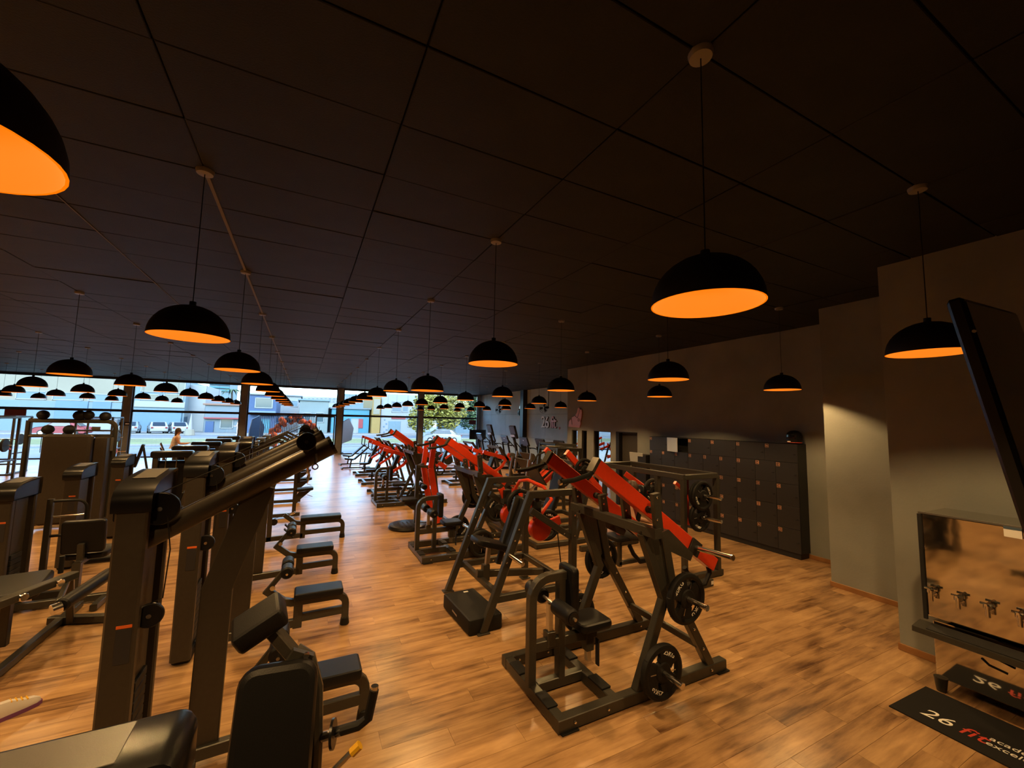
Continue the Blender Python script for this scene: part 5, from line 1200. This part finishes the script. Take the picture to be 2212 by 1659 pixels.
b = MB(); b.tube([(5.3, 1.45, .44), (5.26, 1.40, .42), (5.27, 1.3, .40)], .01, 6); b.build('drain_hose', 'rubber', t)
t = thing('doormat', 'black doormat with gym lettering below the water cooler', 'doormat', (4.85, .95, 0))
b = MB(); b.box((4.93, .90, .005), (.66, 1.88, .010), rot=Matrix.Rotation(-.035, 3, 'Z'), bev=.003); b.build('rug', 'mat', t)
mm = lambda x, y: frame_mtx((x, y, .0106), (.035, -1, 0), (1, .035, 0))
text('26', .19, .0006, 'white', 'lettering', t, mm(4.76, 1.70), font_shear=.2)
text('fit', .19, .0006, 'red_print', 'lettering', t, mm(4.76, 1.475), font_shear=.2)
text('academia', .085, .0006, 'white', 'lettering', t, mm(4.86, 1.33), font_shear=.1)
text('excelência', .085, .0006, 'white', 'lettering', t, mm(4.77, 1.33), font_shear=.1)
# ================================================================== hanging display at the right edge
A_ = EYE+ray(2078, 640)*2.0; ux = Vector((.985, .08, .10)).normalized(); vz = Vector((.12, -.14, -.98)); vz = (vz-ux*vz.dot(ux)).normalized(); nn = ux.cross(vz)
if nn.y > 0: nn = -nn
t = thing('hanging_display', 'dark tilted display screen held out from the wall at the right edge', 'display', A_+ux*.65+vz*.42)
t.location = A_+ux*.65+vz*.9; WM[t.name] = Matrix.Translation(t.location)
Rm = Matrix((ux, -vz, nn)).transposed()
b = MB(); b.box(A_+ux*.66+vz*.60-nn*.03, (1.32, 1.2, .06), rot=Rm, bev=.012); b.build('housing', 'plastic', t)
b = MB(); b.box(A_+ux*.66+vz*.60+nn*.001, (1.27, 1.15, .006), rot=Rm, bev=.002); b.build('screen', 'screen', t)
pc = A_+ux*1.22+vz*.5-nn*.08
b = MB(); b.beam(pc, (5.92, pc.y+.25, pc.z), .06, .06); b.box((5.90, pc.y+.25, pc.z), (.04, .30, .30)); b.build('wall_arm', 'dark', t)
b = MB(); b.box(pc+nn*.03, (.3, .3, .06), rot=Rm); b.build('mount_plate', 'dark', t)
b = MB(); b.cyl(A_+vz*.18+nn*.002-ux*.004, A_+vz*.18+nn*.002-ux*.012, .008, 8); b.build('side_button', 'steel', t)
# ================================================================== lettering, hand sign, fans, speakers on the walls
t = thing('wall_lettering', 'pale and pink gym lettering on the cement wall', 'sign', (XR-.03, 19, 1.95))
ml = lambda y, z: frame_mtx((XR-.05, y, z), (0, -1, 0), (0, 0, 1))
mlb = lambda y, z: frame_mtx((XR-.02, y-.035, z-.02), (0, -1, 0), (0, 0, 1))  # offset black copies put in as the shadow edge of the letters
text('26', .92, .012, 'dark', 'letter_shadows', t, mlb(19.95, 2.05), space=.85); text('fit', .92, .012, 'dark', 'letter_shadows', t, mlb(19.0, 2.05), font_shear=.1, space=.85)
text('26', .92, .02, 'white', 'letters', t, ml(19.95, 2.05), space=.85)
text('fit', .92, .02, 'pink', 'letters', t, ml(19.0, 2.05), font_shear=.1, space=.85)
text(',', .6, .02, 'red_print', 'letters', t, ml(18.15, 2.05))
t = thing('hand_sign', 'pink cut out hand sign with crossed fingers above the mirror strips', 'sign', (8.36, 11.6, 2.2))
X = 8.375
hand = [(12.0, 2.22), (11.97, 2.40), (11.86, 2.50), (11.82, 2.42), (11.80, 2.55), (11.62, 2.60), (11.50, 2.72), (11.46, 2.86), (11.38, 2.88), (11.33, 2.80), (11.27, 2.83), (11.22, 2.74), (11.25, 2.55), (11.32, 2.42), (11.30, 2.33), (11.36, 2.20)]
b = MB(); b.prism([(X, y, z) for y, z in hand], (-.035, 0, 0)); b.build('palm', 'pink', t)
b = MB(); b.ring((X-.036, 11.40, 2.46), (1, 0, 0), .045, .008, 18, 6); b.build('nail_outline', 'dark', t)
b = MB(); b.tube([(X-.036, 11.8, 2.44), (X-.036, 11.78, 2.30)], .008, 6); b.tube([(X-.036, 11.60, 2.60), (X-.036, 11.48, 2.52), (X-.036, 11.38, 2.72), (X-.036, 11.36, 2.80)], .008, 6); b.build('finger_outline', 'dark', t)
def fan(label, y, z):
    t = thing('wall_fan', label, 'fan', (11.6, y, z)); c = Vector((11.45, y, z))
    b = MB(); b.cyl((11.75, y, z+.05), (11.75, y, CZ-.01), .02, 8); b.build('drop_pole', 'dark', t)
    b = MB(); b.cyl((11.75, y, z+.02), (11.5, y, z), .06, 14); b.build('motor', 'dark', t)
    ax = Vector((-.9, -.35, .1)).normalized()
    b = MB()
    for r in (.30, .22, .14): b.ring(c, ax, r, .008, 26, 5)
    e1 = ax.orthogonal().normalized(); e2 = ax.cross(e1)
    for k in range(12): d = e1*math.cos(k*PI/6)+e2*math.sin(k*PI/6); b.tube([c+d*.05, c+d*.3], .004, 4)
    b.build('guard', 'dark', t)
    for k in range(3):
        a = k*2*PI/3; d = e1*math.cos(a)+e2*math.sin(a); w = ax.cross(d); b = MB()
        b.prism([c+d*.04-w*.03, c+d*.26-w*.10, c+d*.27+w*.06, c+d*.05+w*.04], ax*.008); b.build('blade', 'dark', t)
fan('black wall fan on a drop pole beside the lettering', 18.8, 3.13); fan('black wall fan near the window end of the cement wall', 24.5, 3.12)
t = thing('wall_speaker', 'small black loudspeaker by the dark pillar', 'speaker', (11.9, 22.4, 2.75)); b = MB(); b.box((11.92, 22.42, 2.88), (.20, .22, .32), bev=.01); b.build('cabinet', 'plastic', t); b = MB(); b.cyl((11.82, 22.42, 2.85), (11.815, 22.42, 2.85), .08, 18); b.build('cone', 'dark', t)
b = MB(); b.box((12.0, 22.42, 2.88), (.06, .05, .05)); b.build('bracket', 'dark', t)
t = thing('wall_bracket', 'small pale bracket above the loudspeaker', 'bracket', (11.97, 22.45, 3.1)); b = MB(); b.box((11.97, 22.45, 3.2), (.08, .10, .22), bev=.01); b.build('body', 'steel', t); b = MB(); b.cyl((11.93, 22.45, 3.12), (11.86, 22.45, 3.10), .03, 10); b.build('arm', 'dark', t)
# stickers on the glass
for lab, x, z, w, h in (('pink sticker on the glass at the right end of the glazing', 11.35, 2.22, .55, .30), ('red sticker on the glass at the left end of the glazing', -12.6, 2.25, .75, .42)):
    o = MB(); o.box((x, YW-.012, z), (w, .004, h), bev=.001); tag(o.build('glass_sticker', M['pinksign']), lab, 'sticker')
t = thing('direction_sign', 'small dark direction sign on the first grey window post', 'sign', (-8.45, YW-.18, 1.75)); b = MB(); b.box((-8.45, YW-.175, 1.80), (.45, .02, .18), bev=.004); b.build('plate', 'label', t)
b = MB(); b.box((-8.35, YW-.187, 1.80), (.15, .004, .06), bev=.001); b.build('arrow', 'white', t)
# ================================================================== cardio machines along the cement wall
def treadmill(name, label, x, y, tall=False):
    t = thing(name, label, 'treadmill' if not tall else 'elliptical', (x+.8, y, 0))
    if not tall:
        b = MB(); b.box((x+.95, y, .13), (1.75, .72, .16), bev=.03); b.build('deck', 'plastic', t)
        b = MB(); b.box((x+1.0, y, .214), (1.45, .48, .008), bev=.003); b.build('belt', 'rubber', t)
        b = MB(); b.box((x+.18, y, .26), (.40, .66, .20), bev=.06); b.build('motor_hood', 'greyplastic', t)
        for s in (-1, 1):
            b = MB(); b.path([(x+.25, y+s*.34, .15), (x+.02, y+s*.34, 1.20)], .06, .09); b.build('upright', 'plastic', t)
            b = MB(); b.tube([(x+.02, y+s*.34, 1.08), (x+.40, y+s*.35, 1.05), (x+.60, y+s*.35, .98)], .022, 8); b.build('hand_rail', 'rubber', t)
            b = MB(); b.box((x+.95, y+s*.31, .22), (1.5, .09, .012), bev=.003); b.build('side_rail', 'greyplastic', t)
        b = MB(); b.box((x+.02, y, 1.36), (.08, .80, .46), rot=Matrix.Rotation(-.38, 3, 'Y'), bev=.02); c = b.build('console', 'plastic', t)
        b = MB(); b.box((x+.065, y, 1.375), (.006, .62, .30), rot=Matrix.Rotation(-.38, 3, 'Y'), bev=.002); b.build('screen', 'screen', c)
        b = MB(); b.box((x-.045, y, 1.42), (.006, .08, .05), rot=Matrix.Rotation(-.38, 3, 'Y'), bev=.001); b.build('badge', 'steel', c)
    else:
        b = MB(); b.beam((x-.2, y, .06), (x+1.5, y, .06), .12, .10); b.beam((x-.1, y-.35, .05), (x-.1, y+.35, .05), .09, .08); b.beam((x+1.4, y-.35, .05), (x+1.4, y+.35, .05), .09, .08); b.build('base_frame', 'plastic', t)
        b = MB(); b.path([(x+.35, y, .1), (x+.15, y, 1.25), (x+.02, y, 1.75)], .09, .10); b.build('mast', 'plastic', t)
        b = MB(); b.box((x+.02, y, 1.90), (.10, .52, .58), rot=Matrix.Rotation(-.30, 3, 'Y'), bev=.03); c = b.build('console', 'plastic', t)
        b = MB(); b.box((x-.03, y, 1.74), (.02, .40, .10), rot=Matrix.Rotation(-.30, 3, 'Y'), bev=.004); b.build('lamp_strip', 'steel', c)
        for s in (-1, 1):
            b = MB(); b.tube([(x+.7, y+s*.28, .45), (x+.35, y+s*.28, 1.1), (x-.15, y+s*.30, 1.62)], .022, 8); b.build('swing_handle', 'rubber', t)
            b = MB(); b.box((x+.75, y+s*.2, .36), (.45, .18, .05), bev=.01); b.build('pedal', 'rubber', t)
            b = MB(); b.tube([(x+.5, y+s*.22, .3), (x+1.2, y+s*.22, .45)], .03, 8); b.build('pedal_arm', 'steel', t)
        b = MB(); b.cyl((x+1.2, y-.12, .45), (x+1.2, y+.12, .45), .34, 26, bev=.03); b.build('flywheel_cover', 'greyplastic', t)
    return t
for k, y in enumerate((14.9, 16.5, 18.1, 20.3, 22.1, 23.9)):
    treadmill('treadmill', 'black treadmill facing the hall, %s along the lettered wall' % ORD[k], 9.9, y)['group'] = 'treadmills by the lettered wall'
treadmill('elliptical_trainer', 'elliptical trainer with tall console, nearer of two before the cement wall', 8.15, 15.9, True)['group'] = 'elliptical trainers'
treadmill('elliptical_trainer', 'elliptical trainer with tall console, farther of two before the cement wall', 8.2, 18.5, True)['group'] = 'elliptical trainers'
def bike(label, x, y):
    t = thing('exercise_bike', label, 'exercise bike', (x, y, 0))
    b = MB(); b.beam((x-.5, y, .05), (x+.5, y, .05), .06, .06); b.beam((x-.5, y-.25, .04), (x-.5, y+.25, .04), .06, .06); b.beam((x+.5, y-.25, .04), (x+.5, y+.25, .04), .06, .06); b.build('base', 'steel', t)
    b = MB(); b.path([(x+.3, y, .06), (x+.1, y, .95)], .05, .06); b.path([(x-.35, y, .06), (x-.15, y, .6), (x-.28, y, 1.15)], .05, .06); b.build('frame', 'steel', t)
    b = MB(); b.cyl((x-.25, y-.04, .32), (x-.25, y+.04, .32), .24, 24, bev=.02); b.build('flywheel', 'dark', t)
    b = MB(); b.pad((x+.12, y, .98), (.28, .22, .08), r=.02); b.build('saddle', 'vinyl', t)
    b = MB(); b.box((x-.32, y, 1.30), (.06, .34, .26), rot=Matrix.Rotation(-.35, 3, 'Y'), bev=.015); b.build('console', 'plastic', t)
    for s in (-1, 1):
        b = MB(); b.tube([(x-.28, y, 1.12), (x-.2, y+s*.2, 1.15), (x-.32, y+s*.22, 1.25)], .016, 8); b.build('handle', 'rubber', t)
    return t
for k, (x, y) in enumerate(((7.0, 20.4), (7.1, 21.6), (7.2, 22.8), (7.3, 24.0))):
    bike('exercise bike, %s in the row before the treadmills' % ORD[k], x, y)['group'] = 'exercise bikes'
t = thing('wall_television', 'dark television panel standing behind the bikes', 'television', (10.7, 26.2, 0)); b = MB(); b.box((10.7, 26.2, 1.40), (1.2, .06, .66), bev=.01); b.build('panel', 'screen', t); b = MB(); b.beam((10.7, 26.25, .03), (10.7, 26.25, 1.3), .08, .06); b.box((10.7, 26.25, .02), (.7, .4, .04)); b.build('stand', 'dark', t)
# ================================================================== people
def skin_body(name, joints, edges, radii, material, parent, root=0):
    me = bpy.data.meshes.new(name); inv = WM[parent.name].inverted()
    me.from_pydata([tuple(inv @ Vector(j)) for j in joints], edges, [])
    o = bpy.data.objects.new(name, me); C.objects.link(o); o.parent = parent; WM[o.name] = WM[parent.name]
    m = o.modifiers.new('skin', 'SKIN'); m.use_smooth_shade = True
    for i, sv in enumerate(me.skin_vertices[0].data):
        r = radii[i]; sv.radius = r if isinstance(r, tuple) else (r, r); sv.use_root = (i == root)
    s = o.modifiers.new('sub', 'SUBSURF'); s.levels = 1; s.render_levels = 2
    me.materials.append(M[material]); return o
def person(label, loc, rz, pose, top, bottom, hair, hold=None):
    """pose 'stand' | 'sit'; local +X is forward"""
    t = thing('person', label, 'person', loc, rz); Mx = WM[t.name]; w = lambda *p: Mx @ Vector(p)
    if pose == 'stand': hip, leg = .92, [(.02, .09, .90), (.04, .10, .48), (.0, .10, .08)]
    else: hip, leg = .52, [(.02, .09, .52), (.44, .12, .53), (.46, .13, .09)]
    ch = hip+.46
    lean = .10 if pose == 'sit' else .04
    J = [w(0, 0, hip), w(lean*.4, 0, hip+.22), w(lean, 0, ch), w(lean+.02, 0, ch+.11), w(lean+.05, 0, ch+.20), w(lean+.05, 0, ch+.32)]
    E = [(0, 1), (1, 2), (2, 3), (3, 4), (4, 5)]; Rr = [(.15, .12), (.13, .10), (.17, .11), .055, .088, .075]
    for s in (-1, 1):
        i = len(J); J += [w(lean, s*.18, ch-.01), w(lean+.10, s*.22, ch-.27), w(lean+.32, s*.16, ch-.28), w(lean+.40, s*.14, ch-.26)]
        E += [(2, i), (i, i+1), (i+1, i+2), (i+2, i+3)]; Rr += [.065, .045, .034, .03]
        k = len(J); J += [w(l[0], s*l[1], l[2]) for l in leg]; E += [(0, k), (k, k+1), (k+1, k+2)]; Rr += [.095, .06, .042]
        # fingers and thumb
        h = len(J); base = w(lean+.44, s*.13, ch-.25)
        for f in range(4):
            q = len(J); J += [w(lean+.45, s*(.10+.018*f), ch-.25), w(lean+.485+.006*(f in (1, 2)), s*(.10+.018*f), ch-.262), w(lean+.50, s*(.10+.018*f), ch-.285)]; E += [(i+3, q), (q, q+1), (q+1, q+2)]; Rr += [.010, .009, .008]
        q = len(J); J += [w(lean+.42, s*.085, ch-.245), w(lean+.45, s*.075, ch-.25)]; E += [(i+3, q), (q, q+1)]; Rr += [.011, .009]
    skin_body('body', J, E, Rr, 'skin', t)
    # clothes follow the body
    b = MB(); rings = []
    for z, rx, ry in ((hip-.02, .135, .175), (hip+.12, .125, .155), (hip+.26, .135, .165), (ch-.02, .135, .195), (ch+.06, .09, .12), (ch+.09, .06, .07)):
        rings.append([w(lean*(z-hip)/.46+rx*math.cos(a), ry*math.sin(a), z) for a in [2*PI*k/18 for k in range(18)]])
    b.loft(rings, True, True); b.build('top', top, t)
    for s in (-1, 1):
        pts = [w(l[0], s*l[1], l[2]) for l in leg]; b = MB(); b.tube([w(0, s*.08, hip), pts[0], pts[1], pts[2]+Vector((0, 0, .06))], [.105, .115, .078, .058], 14); b.build('trouser_leg', bottom, t)
        f = leg[2]; b = MB(); rings = []
        for dx, hw, z1 in ((-.07, .025, .06), (-.05, .038, .10), (.03, .042, .11), (.10, .045, .075), (.17, .04, .055), (.205, .02, .04)):
            rings.append([w(f[0]+dx, s*f[1]-hw, .004), w(f[0]+dx, s*f[1]+hw, .004), w(f[0]+dx, s*f[1]+hw, z1*.6), w(f[0]+dx, s*f[1]+hw*.5, z1), w(f[0]+dx, s*f[1]-hw*.5, z1), w(f[0]+dx, s*f[1]-hw, z1*.6)])
        b.loft(rings, True, True); b.build('shoe', 'shoe', t)
    c = w(lean+.035, 0, ch+.275)
    b = MB(); b.lathe([(.0, .125), (.06, .112), (.098, .06), (.104, .0), (.10, -.06), (.06, -.02)], c+Vector((Mx.to_3x3() @ Vector((-.012, 0, 0)))), n=18)
    if hair == 'long': b.loft([[w(lean-.05+.035*math.cos(a), .085*math.sin(a), z) for a in [2*PI*k/12 for k in range(12)]] for z in (ch+.30, ch+.15, ch-.05, ch-.18)], True, True)
    b.build('hair', 'hair', t)
    for s in (-1, 1):
        b = MB(); b.cyl(w(lean+.13, s*.032, ch+.265), w(lean+.137, s*.032, ch+.265), .011, 10); b.build('eye', 'dark', t)
        b = MB(); b.box(w(lean+.045, s*.092, ch+.255), (.02, .012, .05), rot=Mx.to_3x3(), bev=.004); b.build('ear', 'skin', t)
    b = MB(); b.prism([w(lean+.135, -.012, ch+.225), w(lean+.135, .012, ch+.225), w(lean+.130, 0, ch+.265)], Mx.to_3x3() @ Vector((.02, 0, -.004))); b.build('nose', 'skin', t)
    b = MB(); b.box(w(lean+.128, 0, ch+.195), (.01, .04, .008), rot=Mx.to_3x3(), bev=.002); b.build('mouth', 'red_print', t)
    return t
person('woman with long brown hair and pale top sitting among the left machines', (-4.85, 22.0, .42), .2, 'sit', 'cloth_light', 'cloth_dark', 'long')
b = MB(); b.box((-4.85+.05, 22.0, .42+.40-.02), (.45, .40, .06), bev=.01); b.box((-4.80, 22.0, .42), (.08, .08, .80)); b.box((-4.80, 22, .03), (.5, .5, .06)); b.box((-4.35, 22.08, .205), (.30, .5, .41), bev=.02)
tag(b.build('stool', 'frame'), 'padded stool with footrest under the sitting woman', 'stool')
person('person in dark red top and white shoes sitting on the rack machine', (4.86, 5.35, .06), -.9, 'sit', 'maroon', 'cloth_dark', 'short')
person('pedestrian in pale clothes walking past the low garage', (fx(517, 63.5), 63.5, GZ+.0), 3.0, 'stand', M_ if False else 'cloth_light', 'cloth_light', 'short')
# sneaker of somebody training just outside the frame
t = thing('sneaker', 'pale sneaker with purple sole at the lower left edge', 'shoe', (-1.86, 4.85, 0)); d = Vector((.75, .66, 0)).normalized(); n_ = Vector((-d.y, d.x, 0)); c = Vector((-1.92, 4.80, 0))
rings = [[c+d*u+n_*v+Vector((0, 0, z)) for v, z in ((-hw, .03), (hw, .03), (hw, z1*.6), (hw*.5, z1), (-hw*.5, z1), (-hw, z1*.6))] for u, hw, z1 in ((-.13, .03, .10), (-.10, .042, .13), (0, .046, .12), (.08, .05, .085), (.14, .044, .07), (.17, .02, .05))]
b = MB(); b.loft(rings, True, True); b.build('upper', 'shoe', t)
rings = [[c+d*u+n_*v+Vector((0, 0, z)) for v, z in ((-hw, 0), (hw, 0), (hw, .03), (-hw, .03))] for u, hw in ((-.14, .03), (-.10, .046), (0, .05), (.09, .054), (.15, .045), (.18, .02))]
M['purple'] = mat('purple_rubber', (.16, .05, .16), .6)
b = MB(); b.loft(rings); b.build('sole', 'purple', t)
b = MB()
for k in range(4): b.tube([c+d*(.0+.03*k)-n_*.03+Vector((0, 0, .115-.01*k)), c+d*(.01+.03*k)+n_*.03+Vector((0, 0, .115-.01*k))], .005, 5)
b.build('laces', 'yellow', t)
